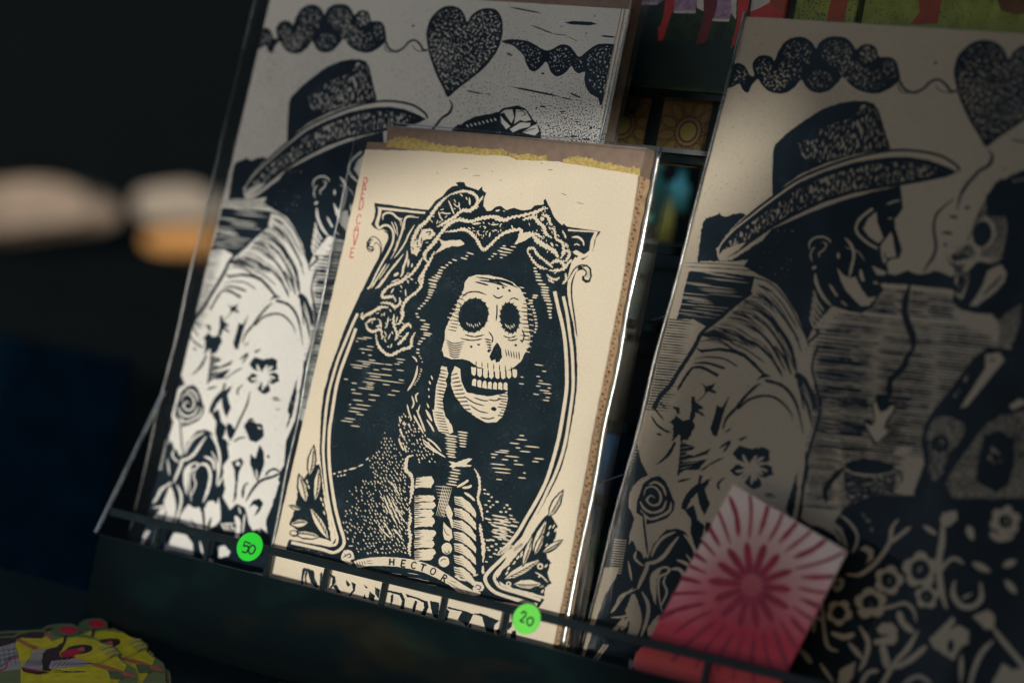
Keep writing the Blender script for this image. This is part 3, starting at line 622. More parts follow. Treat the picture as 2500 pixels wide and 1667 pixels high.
    A.ell(860, 558, 28, 28, 0, 'P', 2); A.ell(860, 558, 12, 12, 0, 'K', 1); A.ell(1205, 365, 34, 34, 0, 'P', 2); A.ell(1205, 368, 16, 16, 0, 'K', 2)
    for x, y in ((920, 330), (860, 390), (840, 440), (1000, 250), (1070, 180), (960, 270), (1320, 350), (1270, 360), (1230, 640), (1200, 470)): A.ell(x, y, 24, 10, -.9, 'P', 2, 12)
    A.poly([(1190, 440), (1240, 430), (1330, 550), (1250, 530)], 'K', 3, 14); A.st([(1150, 430), (1220, 470), (1290, 540)], 14)
    # banner
    v(VG)
    A.poly([(1150, 325), (1200, 300), (1330, 282), (1480, 274), (1650, 282), (1800, 300), (1950, 335), (2100, 395), (2250, 490), (2352, 560)], 'K', 0)
    A.poly([(1150, 330), (1200, 308), (1330, 285), (1480, 275), (1650, 283), (1800, 302), (1950, 340), (2100, 400), (2230, 480), (2400, 590), (2560, 690), (2530, 740), (2400, 790), (2352, 690), (2250, 600), (2100, 520), (1950, 455), (1800, 415), (1650, 388), (1480, 378), (1330, 378), (1190, 405)], 'P', 1.5, 20)
    for i in range(4): A.st([(1180 + i * 28, 330 - i * 4), (1200 + i * 28, 385 - i * 6)], 9, 'K')
    A.st([(1290, 325), (1360, 320)], 8, 'K'); A.st([(1290, 348), (1380, 355)], 8, 'K'); A.st([(2220, 560), (2350, 640), (2420, 700)], 7, 'K'); A.st([(2250, 545), (2330, 575)], 6, 'K')
    for i in range(4): A.st([(2450 + i * 16, 660 + i * 10), (2420 + i * 22, 740 + i * 2)], 7, 'K')
    # HECTOR
    def glyph(x, y, rot, strokes, w=17, sx=46, sy=78):
        c, s_ = math.cos(rot), math.sin(rot)
        for q in strokes:
            A.st([(x + (a * sx) * c - (b * sy) * s_, y + (a * sx) * s_ + (b * sy) * c) for a, b in q], w, 'K', 0, .12, False)
    glyph(1560, 294, .03, ([(0.1, 0), (0.05, 1)], [(1.1, 0), (1.05, 1)], [(0, .5), (1.1, .5)]), 20)
    glyph(1700, 310, .12, ([(0.1, 0), (0.0, 1)], [(0, 0), (1.1, .03)], [(.1, .48), (.85, .5)], [(0, .98), (1.1, 1)]), 18)
    glyph(1820, 328, .2, ([(1.15, .2), (.8, .02), (.35, .05), (.05, .35), (.02, .65), (.3, .95), (.75, 1), (1.1, .82)],), 17)
    glyph(1925, 355, .3, ([(-.05, 0), (1.35, 0)], [(.65, 0), (.6, 1.05)]), 19)
    glyph(2050, 395, .42, ([(.6, 0), (.15, .15), (0, .5), (.15, .85), (.6, 1), (1.05, .85), (1.2, .5), (1.05, .15), (.6, 0)],), 17)
    glyph(2190, 475, .55, ([(.05, 0), (0, 1.05)], [(0, .02), (.7, .05), (.95, .25), (.7, .48), (.05, .52)], [(.35, .5), (1.1, 1.05)]), 17)
    # scrolls at the ends of the banner
    A.poly([(1000, 270), (1030, 205), (1080, 190), (1130, 215), (1152, 265), (1140, 300), (1100, 320), (1135, 350), (1110, 370), (1050, 340), (1005, 310)], 'P', 3, 14)
    A.st([(1020, 285), (1060, 260), (1100, 240), (1110, 275), (1070, 285)], 13, 'K'); A.st([(1040, 235), (1055, 275)], 8, 'K'); A.st([(1085, 150), (1140, 150)], 12); A.st([(1140, 300), (1160, 290)], 10)
    v(VH)
    A.poly([(455, 535), (520, 530), (570, 545), (598, 590), (580, 630), (530, 640), (555, 655), (540, 680), (480, 690), (432, 675), (470, 640), (470, 600), (495, 580), (500, 560)], 'P', 3, 14)
    A.st([(500, 600), (515, 570), (555, 590), (540, 620), (510, 612)], 11, 'K')
    for q in ([(470, 470), (530, 455)], [(580, 370), (570, 430)]): A.st(q, 18)
    for x, y in ((330, 505), (370, 515), (300, 480)): A.ell(x, y, 30, 12, .3, 'P', 3)
    # worn line and scratches in the band
    v(VG)
    for i in range(26):
        x = 960 + i * 25; A.dash(x, 372 + (x - 960) * .262, .26, 30, 5 + rn.random() * 4)
    for x, y, l in ((700, 310, 40), (745, 322, 30), (1850, 520, 200), (1900, 590, 260), (1760, 560, 190), (1640, 470, 130), (1830, 470, 140), (1960, 545, 120), (2050, 600, 120), (1700, 550, 90)): A.dash(x, y, .17, l, 6)
    for i in range(60): A.ell(rn.uniform(390, 780), 175 + rn.uniform(0, 90) + 0, rn.uniform(1, 4), rn.uniform(1, 3), 0, 'P', 0, 6)
    # ONE DOLLAR: black cuts between paper letters, with a post's cast shadow drawn in as ink
    v(VG)
    for q in ([(538, 600), (545, 500), (560, 410), (585, 395), (600, 420), (570, 490), (566, 590)], [(600, 400), (620, 430), (600, 520), (612, 600), (590, 590), (582, 500)], [(612, 402), (690, 440), (700, 520), (745, 632), (700, 625), (650, 560), (625, 480)],
              [(760, 470), (775, 450), (790, 470), (775, 640), (755, 640)], [(850, 462), (930, 498), (945, 560), (890, 640), (850, 662), (895, 590), (900, 520)], [(905, 610), (945, 588), (1010, 700), (960, 690)], [(1058, 535), (1105, 590), (1085, 622), (1060, 590)],
              [(1118, 560), (1172, 590), (1160, 665), (1105, 732), (1085, 720), (1138, 650)], [(1262, 590), (1310, 630), (1285, 640)], [(1270, 700), (1250, 752), (1290, 760)], [(1328, 672), (1392, 720), (1372, 800), (1312, 745)], [(1390, 620), (1450, 650), (1430, 760), (1395, 700)],
              [(1570, 720), (1602, 700), (1595, 790), (1568, 842)], [(1490, 645), (1700, 690), (1735, 760), (1722, 880), (1680, 870), (1702, 780), (1670, 715), (1500, 668)], [(1850, 772), (1875, 785), (1855, 880), (1825, 925), (1822, 850)],
              [(1740, 700), (1890, 745), (1995, 790), (2005, 850), (1965, 950), (1915, 935), (1955, 860), (1945, 800), (1860, 755), (1760, 735)], [(2020, 780), (2130, 800), (2110, 1000), (2060, 960)], [(2190, 850), (2245, 895), (2215, 1010), (2140, 980)]): A.poly(q, 'K', 3, 12)
    v(VH)
    for q in ([(0, 755), (90, 770), (100, 860), (60, 930), (20, 870)], [(175, 800), (400, 860), (600, 930), (620, 950), (560, 880), (480, 880), (400, 1040), (370, 990), (300, 950), (350, 860), (200, 830)], [(180, 850), (200, 900), (160, 980), (150, 900)], [(560, 880), (700, 935), (760, 960), (700, 1010), (700, 1110), (620, 1100), (590, 1000)],
              [(420, 1010), (450, 985), (455, 1030), (415, 1045)], [(715, 1070), (760, 1040), (780, 1140), (745, 1130)], [(830, 980), (900, 970), (895, 1020), (860, 1060), (845, 1040)], [(895, 1080), (935, 1060), (945, 1150), (905, 1190), (870, 1160)]): A.poly(q, 'K', 3, 12)
    # loose marks on the margin
    v(VA)
    for x, y, l, a in ((1160, 438, 60, .1), (1270, 505, 80, .0), (890, 480, 26, -1), (1495, 552, 16, -.5), (1420, 470, 20, -.5)): A.dash(x, y, a, l, 4, 'K')
    v(VB)
    for x, y, l, a in ((565, 450, 50, 0), (480, 388, 26, .3), (695, 685, 60, .4), (850, 770, 80, .3), (282, 684, 8, 0), (88, 552, 16, -.5)): A.dash(x, y, a, l, 5, 'K')
    # red stamp RED CAVE, letters one under another
    v((840, 410, .1531))
    def rl(x, y, sx, sy, strokes, sh=-.16):
        for q in strokes: A.st([(x + a * sx + sh * b * sy, y + b * sy) for a, b in q], 17, 'R', 0, .25, False)
    rl(325, 155, 52, 195, ([(0, 0), (0, 1)], [(0, 0), (.8, .04), (1.05, .25), (.8, .48), (0, .5)], [(.35, .5), (1, 1)]))
    rl(295, 345, 50, 140, ([(0, 0), (0, 1)], [(0, 0), (1, .05)], [(0, .48), (.95, .52)], [(0, 1), (1, 1)]))
    rl(262, 500, 50, 165, ([(0, 0), (0, 1)], [(0, 0), (.8, .05), (1.1, .4), (1.1, .75), (.75, .98), (0, 1)]))
    rl(212, 745, 58, 155, ([(1.1, .28), (.9, .05), (.4, 0), (.05, .3), (.1, .75), (.4, 1), (.9, .95), (1.15, .8)],))
    rl(178, 925, 60, 110, ([(-.1, 1), (.15, .3), (.5, 0), (.9, .3), (1.05, 1)], [(.05, .62), (1, .62)]))
    rl(160, 1045, 62, 195, ([(-.05, 0), (.5, 1)], [(1.1, 0), (.5, 1)]))
    rl(118, 1278, 52, 150, ([(0, 0), (0, 1)], [(0, 0), (1, .04)], [(0, .5), (.95, .5)], [(0, 1), (1.1, 1)]))
    return A
# ------------------------------------------------------------------ the couple block, printed on both large sheets
ZB = -0.07; G_ = (CAMP.z - ZB) / (CAMP.z + 0.05); SHIFT = 1.2497 * G_
XB = lambda x: CAMP.x + (x - CAMP.x) * G_
YB = lambda y: CAMP.y + (y - CAMP.y) * G_
def couple(mats):
    A = Art(['K', 'P', 'S', 'T', 'G']); rn = A.rng
    l1 = (600, 0, .2551, ZB); l2 = (1000, 0, .2551, ZB); l5 = (400, 350, .2551, ZB); l6 = (300, 700, .2551, ZB); l7 = (200, 1050, .2551, ZB)
    q = (SHIFT, .0007)
    r0 = (1900, 0, .2551, ZB, *q); r1 = (1680, 200, .2551, ZB, *q); r2 = (1900, 450, .2551, ZB, *q); r3 = (1550, 600, .2551, ZB, *q)
    r4 = (1450, 950, .2551, ZB, *q); r5 = (1950, 850, .2341, ZB, *q); r6 = (1950, 1250, .266, ZB, *q); r7 = (1400, 1300, .2551, ZB, *q)
    v = lambda V: A.view(*V)
    # clouds
    v(l1)
    A.poly([(150, 290), (200, 270), (240, 300), (270, 365), (300, 370), (290, 280), (330, 215), (380, 200), (430, 215), (450, 245), (480, 170), (530, 90), (600, 50), (670, 50), (725, 90), (752, 140), (780, 90), (840, 50), (920, 40), (980, 60), (1020, 110), (1038, 145), (1080, 110), (1130, 100), (1180, 130), (1200, 200), (1240, 205), (1290, 210), (1325, 250), (1340, 330), (1345, 390), (1300, 440), (1260, 470), (1190, 505), (1120, 505), (1040, 480), (980, 430), (940, 370), (900, 420), (840, 480), (770, 508), (700, 490), (660, 440), (636, 400), (590, 460), (520, 510), (450, 515), (390, 490), (350, 440), (325, 400), (280, 450), (250, 510), (215, 490), (190, 440), (130, 470), (95, 460)], 'K', 1.5, 20, True)
    A.poly([(185, 300), (225, 300), (255, 360), (240, 430), (180, 430), (130, 450)], 'S', 2, 18)
    for x, y, a, b in ((370, 300, 60, 70), (455, 410, 90, 80), (620, 190, 105, 110), (560, 320, 90, 90), (770, 400, 90, 78), (900, 180, 110, 110), (1120, 190, 62, 70), (1000, 320, 90, 80), (1130, 390, 120, 88), (1270, 310, 50, 80)): A.ell(x, y, a, b, 0, 'S', 3, 26)
    A.st([(1340, 400), (1375, 470), (1440, 495), (1510, 460), (1560, 405), (1620, 388), (1670, 430), (1700, 480), (1740, 480)], 20, 'K', 0)
    A.st([(1325, 420), (1345, 485), (1400, 505)], 10, 'K'); A.st([(1590, 430), (1630, 480), (1690, 492), (1740, 488)], 9, 'K')
    # heart
    A.poly([(1735, 400), (1728, 320), (1755, 210), (1810, 130), (1880, 75), (1960, 58), (2040, 80), (2090, 135), (2120, 210), (2160, 150), (2230, 100), (2310, 80), (2400, 100), (2450, 180), (2460, 280), (2445, 390), (2400, 500), (2320, 610), (2230, 700), (2100, 800), (2010, 870), (1935, 932), (1890, 850), (1830, 730), (1780, 600), (1750, 500)], 'K', 1.2, 22, True)
    A.poly([(1755, 400), (1752, 320), (1778, 220), (1825, 145), (1890, 95), (1960, 80), (2030, 100), (2075, 150), (2115, 235), (2170, 170), (2240, 120), (2310, 102), (2385, 120), (2430, 190), (2438, 280), (2420, 385), (2380, 490), (2300, 595), (2215, 680), (2090, 780), (2000, 845), (1938, 895), (1905, 835), (1850, 715), (1800, 590), (1770, 500)], 'S', 2, 20, True)
    A.st([(1948, 955), (1975, 1010), (1950, 1080), (1880, 1130), (1830, 1190), (1790, 1240), (1740, 1330), (1710, 1450)], 24, 'K', 1)
    # cloud on the right and sky cuts
    v(l2)
    A.poly([(880, 400), (940, 380), (1030, 380), (1130, 395), (1200, 430), (1290, 480), (1350, 480), (1430, 435), (1490, 428), (1540, 450), (1580, 500), (1625, 545), (1700, 490), (1780, 435), (1860, 420), (1960, 430), (2010, 480), (1960, 640), (1930, 900), (1830, 1010), (1805, 945), (1730, 900), (1690, 840), (1672, 760), (1678, 690), (1620, 705), (1580, 680), (1548, 635), (1500, 690), (1440, 728), (1390, 728), (1345, 680), (1325, 620), (1300, 595), (1260, 640), (1200, 685), (1150, 670), (1110, 600), (1095, 540), (1040, 480), (980, 435), (920, 420)], 'K', 1.5, 18, True)
    A.poly([(960, 400), (1080, 405), (1190, 450), (1280, 500), (1240, 600), (1200, 660), (1140, 630), (1110, 540), (1040, 450)], 'S', 2, 18)
    A.poly([(1340, 500), (1440, 460), (1510, 460), (1560, 530), (1560, 600), (1500, 660), (1410, 700), (1360, 660), (1330, 580)], 'S', 2, 18)
    A.poly([(1580, 570), (1650, 560), (1660, 660), (1610, 685), (1570, 640)], 'S', 2, 18)
    A.poly([(1700, 540), (1790, 460), (1880, 440), (1960, 460), (1930, 640), (1880, 900), (1790, 880), (1720, 800), (1700, 700)], 'S', 2, 18)
    for x, y, l, a, w_ in ((1110, 100, 330, .19, 14), (1640, 225, 320, .05, 34), (1270, 285, 250, .38, 12), (1440, 335, 150, .1, 8), (1560, 375, 110, .45, 6), (1900, 352, 150, .1, 17), (955, 522, 66, .5, 16), (620, 885, 180, .2, 14), (755, 902, 70, .05, 8), (1210, 880, 500, .2, 18), (1590, 917, 120, .4, 16), (1500, 945, 110, .2, 12), (1275, 706, 34, -.1, 18), (595, 824, 18, 0, 8), (1275, 1022, 70, .1, 16), (1465, 1070, 70, -.1, 14), (1215, 1035, 22, .4, 16), (1330, 1205, 36, .5, 14), (1735, 1225, 30, 0, 26), (1570, 1308, 80, .1, 16), (1690, 1335, 90, .15, 14), (1600, 1168, 40, .1, 12), (1490, 1137, 26, .1, 12), (670, 1047, 24, 0, 7), (490, 1112, 26, -.5, 8), (35, 250, 30, -.2, 18), (1455, 258, 34, .1, 7), (1690, 322, 22, .3, 10), (1773, 155, 18, .2, 9)): A.dash(x, y, a, l, w_, 'K')
    # hat crown and brim (left sheet is clearer)
    v(l1)
    A.poly([(395, 1390), (400, 1180), (415, 980), (435, 930), (520, 840), (640, 740), (780, 640), (900, 590), (1000, 570), (1090, 570), (1150, 590), (1180, 640), (1205, 740), (1230, 850), (1255, 960), (1100, 990), (1000, 1010), (800, 1080), (600, 1180), (480, 1280)], 'K', 2, 18)
    A.poly([(600, 920), (680, 850), (800, 770), (900, 740), (1020, 700), (1060, 600), (1130, 600), (1165, 660), (1200, 780), (1235, 935), (1120, 960), (990, 1010), (860, 1040), (740, 1080), (640, 1050), (600, 990)], 'T', 3, 16)
    v(r1)
    A.st([(300, 1568), (430, 1420), (600, 1260), (820, 1090), (1050, 930), (1300, 820), (1600, 720), (1900, 660), (2150, 655), (2400, 700), (2560, 790), (2600, 850)], 26, 'K', 0, .05)
    A.poly([(300, 1600), (370, 1480), (560, 1300), (820, 1120), (1050, 965), (1300, 860), (1600, 765), (1900, 720), (2100, 715), (2300, 745), (2480, 810), (2580, 860), (2480, 905), (2300, 945), (2060, 985), (1900, 1010), (1600, 1060), (1300, 1150), (1000, 1290), (800, 1400), (600, 1540), (440, 1650), (330, 1690), (295, 1660)], 'K', 2, 20)
    A.poly([(330, 1640), (400, 1510), (600, 1350), (850, 1160), (1080, 1010), (1320, 905), (1600, 815), (1880, 770), (2080, 760), (2280, 790), (2430, 840), (2300, 900), (2060, 950), (1850, 985), (1580, 1030), (1280, 1120), (980, 1260), (780, 1370), (580, 1500), (430, 1600)], 'T', 3, 16)
    A.st([(250, 1640), (400, 1450), (620, 1270), (830, 1110), (1060, 955), (1300, 845), (1600, 745), (1900, 692), (2140, 688), (2380, 735), (2540, 830)], 14, 'P', 0, .1)
    A.poly([(295, 1660), (330, 1610), (420, 1570), (560, 1530), (480, 1610), (400, 1660), (330, 1700)], 'P', 3, 16)
    # hill line behind, water with long cuts
    v(r1)
    A.poly([(130, 1400), (160, 1310), (210, 1290), (300, 1255), (350, 1290), (430, 1265), (500, 1250), (560, 1270), (400, 1420), (270, 1600), (300, 1710), (420, 1700), (700, 1520), (1100, 1300), (1300, 1700), (1000, 1720), (700, 1700), (400, 1712), (90, 1716), (105, 1560)], 'K', 7, 14)
    v(r3)
    A.poly([(520, 240), (800, 250), (1150, 290), (1120, 420), (1060, 470), (900, 620), (700, 780), (560, 700), (400, 700), (430, 600), (480, 380)], 'K', 3, 18)
    for i in range(26):
        y = 250 + i * 17; A.dash(520 + rn.uniform(0, 480) - i * 6, y, .1, rn.uniform(180, 420), rn.uniform(5, 9))
    for i in range(34):
        y = 700 + i * 26; x0 = 330 - (y - 700) * .27
        A.st([(x0, y), (x0 + 240 + rn.uniform(-30, 20), y + 22)], rn.uniform(9, 16), 'K', 2, .3)
    A.st([(470, 160), (800, 170), (1200, 205)], 8, 'K', 1, .4); A.st([(480, 195), (850, 215), (1180, 240)], 9, 'K', 1, .5)
    v(r2)
    A.poly([(900, 870), (1060, 850), (1120, 865), (1240, 820), (1340, 860), (1430, 850), (1510, 820), (1640, 870), (1780, 930), (1780, 1060), (1650, 1000), (1300, 965), (1020, 945), (900, 960)], 'K', 3, 16)
    # lake between the figures: pale and dark cuts
    for i in range(48):
        y = 985 + i * 32; a = .1
        xl = 860 - max(0, (1230 - y)) * .1 if y < 1230 else max(350, 640 - (y - 1160) * .8)
        xr = 1680 + max(0, y - 1190) * 3.0
        xr = min(xr, 2060)
        n_ = 3
        for j in range(n_):
            xa = xl + (xr - xl) * j / n_ + rn.uniform(-30, 20); xb = xl + (xr - xl) * (j + 1) / n_ + rn.uniform(-10, 50)
            A.st([(xa, y + (xa - xl) * a), ((xa + xb) / 2, y + ((xa + xb) / 2 - xl) * a + rn.uniform(-4, 4)), (xb, y + (xb - xl) * a)], rn.uniform(9, 26), 'K', 1, .35)
    v(r5)
    for i in range(40):
        y = 420 + i * 31
        for j in range(3):
            xa = 150 - y * .06 + j * 330 + rn.uniform(-20, 30); A.st([(xa, y + xa * .1), (xa + 170, y + xa * .1 + 17), (xa + rn.uniform(260, 380), y + xa * .1 + 36)], rn.uniform(8, 20), 'K', 1, .35)
    # smoke from the cup
    v(r2)
    A.st([(1690, 130), (1600, 200), (1520, 280), (1490, 380), (1495, 480), (1510, 580), (1490, 680), (1430, 770), (1390, 840)], (22, 30), 'K', 1, .06)
    A.st([(1270, 940), (1230, 1060), (1210, 1200), (1240, 1330), (1290, 1460), (1290, 1600)], (50, 80), 'K', 1, .1)
    for x, y, l in ((1680, 310, 90), (1620, 462, 110), (1810, 220, 60), (1600, 575, 40)): A.dash(x, y, .1, l, 26, 'K')
    # his head: dark profile
    A.poly([(0, 400), (300, 270), (620, 150), (900, 70), (1170, 10), (1185, 130), (1195, 230), (1150, 290), (1115, 330), (1120, 420), (1150, 500), (1185, 620), (1165, 700), (1080, 715), (1040, 750), (1055, 830), (1030, 880), (950, 890), (980, 960), (1010, 1000), (940, 1100), (900, 1180), (800, 1230), (690, 1215), (520, 1160), (400, 1290), (320, 1400), (280, 1500), (180, 1240), (60, 1050), (-60, 900), (-200, 860), (-160, 700), (-60, 560)], 'K', 2, 18)
    A.poly([(-330, 780), (-200, 600), (-60, 420), (60, 380), (80, 700), (60, 1000), (-60, 930), (-190, 860)], 'K', 3, 18)
    A.st([(905, 230), (790, 320), (745, 410), (770, 480), (860, 560), (950, 610)], 24, 'P', 0)
    A.poly([(940, 260), (860, 330), (815, 420), (870, 500), (960, 560), (1010, 520), (980, 440), (950, 360)], 'P', 3, 18)
    A.poly([(1080, 450), (1030, 520), (980, 590), (990, 680), (1010, 760), (1060, 700), (1130, 690), (1110, 600), (1105, 520)], 'P', 3, 18)
    A.st([(1020, 640), (1030, 700), (1090, 710)], 14, 'K'); A.st([(1040, 190), (1100, 165), (1170, 150)], 16); A.st([(1050, 325), (1100, 322)], 12)
    A.st([(640, 510), (700, 580), (725, 680), (700, 800), (680, 900)], 26, 'P', 1); A.poly([(560, 790), (620, 860), (690, 900), (740, 880), (800, 1000), (860, 1080), (940, 1070), (870, 1160), (790, 1160), (660, 1030), (600, 920)], 'P', 4, 16)
    A.st([(790, 810), (800, 880), (820, 925)], 32); A.st([(575, 650), (578, 710)], 26); A.st([(490, 950), (540, 1030), (570, 1070)], 22); A.st([(600, 1110), (660, 1160)], 18); A.st([(640, 600), (760, 640), (830, 730)], 10)
    A.poly([(900, 780), (960, 800), (1040, 840), (1020, 870), (940, 860)], 'P', 4, 14); A.st([(910, 930), (960, 950)], 22)
    # ear, beard lines, neck
    A.st([(300, 620), (300, 560), (350, 510), (430, 500), (490, 530), (500, 560)], 18); A.st([(330, 740), (310, 680), (330, 620), (355, 600)], 14); A.st([(400, 700), (390, 660), (440, 620), (460, 570), (420, 550)], 14); A.ell(345, 795, 24, 16, -.5)
    A.st([(355, 850), (370, 950), (430, 1070), (510, 1160)], 34, 'P', 1)
    for i in range(5): A.st([(340 - i * 9, 1010 + i * 62), (370 - i * 10, 1110 + i * 56), (440 - i * 20, 1210 + i * 42)], 24, 'P', 1)
    for i in range(60): A.dash(rn.uniform(-180, 150), rn.uniform(420, 900), rn.uniform(0, 3), 16, 7, 'T')
    # shirt: outline of back and folds
    v(r3)
    A.st([(1120, 440), (960, 560), (800, 700), (650, 820), (580, 950), (500, 1080), (420, 1200), (340, 1330), (240, 1440), (180, 1560)], (34, 46), 'K', 0, .15)
    A.st([(1130, 300), (1250, 330), (1350, 400), (1480, 560), (1560, 720), (1640, 870), (1670, 960)], 14, 'K', 0)
    for a_, w_ in (([(1180, 430), (1330, 560), (1480, 760), (1570, 900)], 22), ([(1130, 590), (1300, 700), (1430, 860), (1500, 1000), (1550, 1200)], 40), ([(1040, 520), (1200, 600), (1350, 720)], 12), ([(1120, 670), (1260, 760), (1370, 900), (1450, 1060), (1480, 1180)], 24), ([(1040, 740), (1200, 830), (1330, 980), (1440, 1190)], 26), ([(930, 630), (1060, 670), (1110, 690)], 18),
                   ([(1000, 880), (1150, 930), (1280, 1040), (1380, 1180), (1410, 1250)], 26), ([(1180, 370), (1320, 440)], 26), ([(1160, 450), (1260, 520), (1330, 600)], 20), ([(1340, 950), (1440, 1090), (1500, 1230)], 24), ([(1440, 700), (1540, 860), (1590, 1000)], 14), ([(1380, 500), (1470, 640), (1560, 790)], 12), ([(960, 930), (1100, 1010), (1250, 1120)], 14)): A.st(a_, w_, 'K', 1, .2)
    for i in range(16): A.st([(700 + i * 22, 760 + i * 6), (860 + i * 18, 800 + i * 9), (980 + i * 12, 850 + i * 9)], 6, 'K', 1, .4)
    A.poly([(560, 960), (640, 990), (800, 975), (960, 985), (1060, 1030), (1150, 1110), (1240, 1210), (1310, 1250), (1220, 1260), (1150, 1300), (1220, 1230), (1140, 1150), (1040, 1060), (930, 1020), (800, 1000), (640, 1020)], 'K', 3, 18)
    A.st([(560, 1080), (700, 1060), (860, 1080), (980, 1150)], 15, 'K', 3); A.st([(560, 1120), (700, 1120), (860, 1170)], 24, 'K', 3); A.st([(540, 1170), (640, 1160), (800, 1240)], 30, 'K', 3); A.st([(600, 920), (760, 890), (950, 900), (1100, 960)], 10, 'K')
    A.st([(580, 1060), (500, 1160), (420, 1260), (370, 1380)], 20, 'P', 1); A.st([(560, 1150), (480, 1260), (410, 1380)], 26, 'K', 1, .3)
    for i in range(34):
        t = i / 33; x = 690 + 430 * (1 - t) * .9 + rn.uniform(-20, 20); y = 470 + 430 * t + rn.uniform(-10, 10); l = rn.uniform(.6, 1.1)
        A.st([(x, y), (x + 180 * l, y + 46 * l), (x + 330 * l, y + 150 * l)], rn.uniform(5, 9), 'K', 1, .4)
    for a_ in ([(1240, 420), (1400, 600), (1520, 820), (1600, 1010)], [(1200, 560), (1330, 690), (1450, 900), (1530, 1120)], [(1180, 610), (1330, 760), (1440, 960)], [(1090, 770), (1240, 870), (1380, 1050)], [(1100, 860), (1240, 950), (1350, 1100)], [(1300, 430), (1420, 560), (1500, 700)], [(1380, 900), (1480, 1050), (1540, 1210)], [(850, 900), (990, 910), (1130, 980)]): A.st(a_, 11, 'K', 1, .35)
    for i in range(20): A.st([(610 + i * 8, 850 - i * 3), (700 + i * 14, 870 + i * 2)], 5, 'K', 2, .3)
    # front edge of the shirt against the lake
    A.st([(1650, 930), (1760, 830), (1720, 800)], 26, 'K', 1); A.st([(1760, 950), (1710, 1080), (1700, 1200), (1740, 1330), (1760, 1450), (1770, 1568)], 22, 'K', 0, .2)
    A.poly([(1560, 1200), (1640, 1260), (1720, 1400), (1760, 1568), (1700, 1568), (1640, 1420), (1580, 1330), (1530, 1240)], 'K', 4, 16); A.st([(1560, 1290), (1600, 1430), (1620, 1568)], 20, 'K', 1, .3); A.st([(1610, 1310), (1660, 1430), (1700, 1560)], 12)
    v(r4)
    A.st([(1640, -90), (1800, -40), (1900, 60), (1960, 200), (2010, 430)], 30, 'K', 2, .2); A.st([(1980, 0), (2050, 160), (2090, 340)], 30, 'K', 2, .2)
    A.st([(2120, -40), (2175, 120), (2160, 260), (2110, 440), (2060, 600), (2030, 760), (2010, 900), (1990, 1060), (1960, 1240)], 28, 'K', 0, .15)
    A.st([(2050, 700), (2030, 830), (1990, 960)], 40, 'K', 1, .2); A.st([(1950, 800), (1910, 960), (1870, 1120), (1890, 1200)], (14, 60), 'K', 1, .2)
    # armhole and sleeve curve
    A.st([(1385, 185), (1480, 100), (1620, 60), (1740, 80), (1840, 160), (1890, 230), (1905, 290)], 22, 'K', 2, .1)
    A.st([(1240, 380), (1270, 280), (1360, 180), (1440, 80), (1540, -20), (1600, -60)], 26, 'K', 1, .2)
    A.poly([(1180, 150), (1230, 170), (1300, 60), (1250, 200), (1210, 330), (1180, 450), (1140, 430), (1115, 370), (1150, 280)], 'K', 3, 14)
    A.poly([(1050 - 30, -70), (1080, -30), (1160, -60), (1130, 0), (1170, 40), (1100, 20), (1060, 30), (1060, -20)], 'K', 3, 14)
    A.st([(1120, -30), (1050, 60), (980, 120)], 10, 'K')
    A.st([(1380, 480), (1470, 450)], 20, 'K', 1, .3); A.st([(1260, 410), (1320, 370)], 14, 'K'); A.st([(1130, 0), (1180, 30)], 14, 'K'); A.st([(600, 420), (650, 435)], 22, 'K'); A.st([(1630, 1000), (1720, 1000)], 22, 'K')
    # arm: torn folds and feather-like dark patch
    A.poly([(935, 60), (960, 60), (980, 130), (1060, 180), (1000, 190), (1080, 260), (980, 220), (950, 290), (970, 360), (900, 480), (830, 490), (820, 420), (750, 490), (760, 330), (730, 320), (790, 250), (850, 300), (910, 280), (935, 200)], 'K', 7, 14)
    A.poly([(740, 160), (820, 170), (820, 230), (800, 240), (780, 190)], 'K', 4, 14); A.st([(780, 500), (720, 610), (650, 680), (590, 720)], (46, 8), 'K', 1, .2)
    A.st([(550, 250), (600, 330), (680, 390), (740, 410)], 20, 'K', 1, .3); A.st([(570, 170), (620, 230), (670, 290)], 16, 'K', 1, .3); A.st([(620, 110), (700, 190)], 14, 'K')
    A.poly([(830, 490), (900, 520), (980, 550), (880, 610), (960, 630), (1120, 560), (1080, 620), (940, 660), (830, 690), (1000, 680), (1090, 660), (1000, 770), (860, 770), (800, 840), (810, 700)], 'K', 6, 14)
    A.st([(1020, 780), (1120, 710), (1240, 650)], 18, 'K', 1, .3); A.st([(1200, 560), (1300, 500), (1240, 600)], 26, 'K', 1, .3); A.st([(800, 880), (930, 850)], 24, 'K', 1, .4); A.st([(1200, 960), (1190, 900), (1250, 840)], 20, 'K', 1, .4)
    A.poly([(1010, 810), (1040, 830), (1020, 900), (1060, 880), (1140, 830), (1060, 950), (1110, 1100), (1060, 1200), (1010, 1100), (990, 990), (930, 1050), (880, 1160), (830, 1130), (870, 1020), (930, 940), (990, 900)], 'K', 6, 14)
    A.poly([(870, 1150), (960, 1100), (1000, 1250), (1060, 1300), (1040, 1400), (960, 1500), (930, 1380), (930, 1240)], 'K', 6, 14)
    for i in range(9): A.st([(820, 520 + i * 40), (940 + (i % 3) * 30, 500 + i * 38)], 6, 'P', 1, .4)
    # lake ground right of the shirt, cut in level bars
    v(l5)
    for i in range(17): A.st([(1432 - (i > 3) * 20 + (i % 3) * 6, 1070 + i * 36), (1560, 1084 + i * 36), (1700 + (i % 2) * 60, 1104 + i * 36)], 15, 'K', 3, .3)
    v(l6)
    for i in range(16): A.st([(1850 + (i % 3) * 12, 240 + i * 36), (1990, 256 + i * 36)], 8, 'P', 1, .3)
    # hibiscus on the shirt
    v(l6)
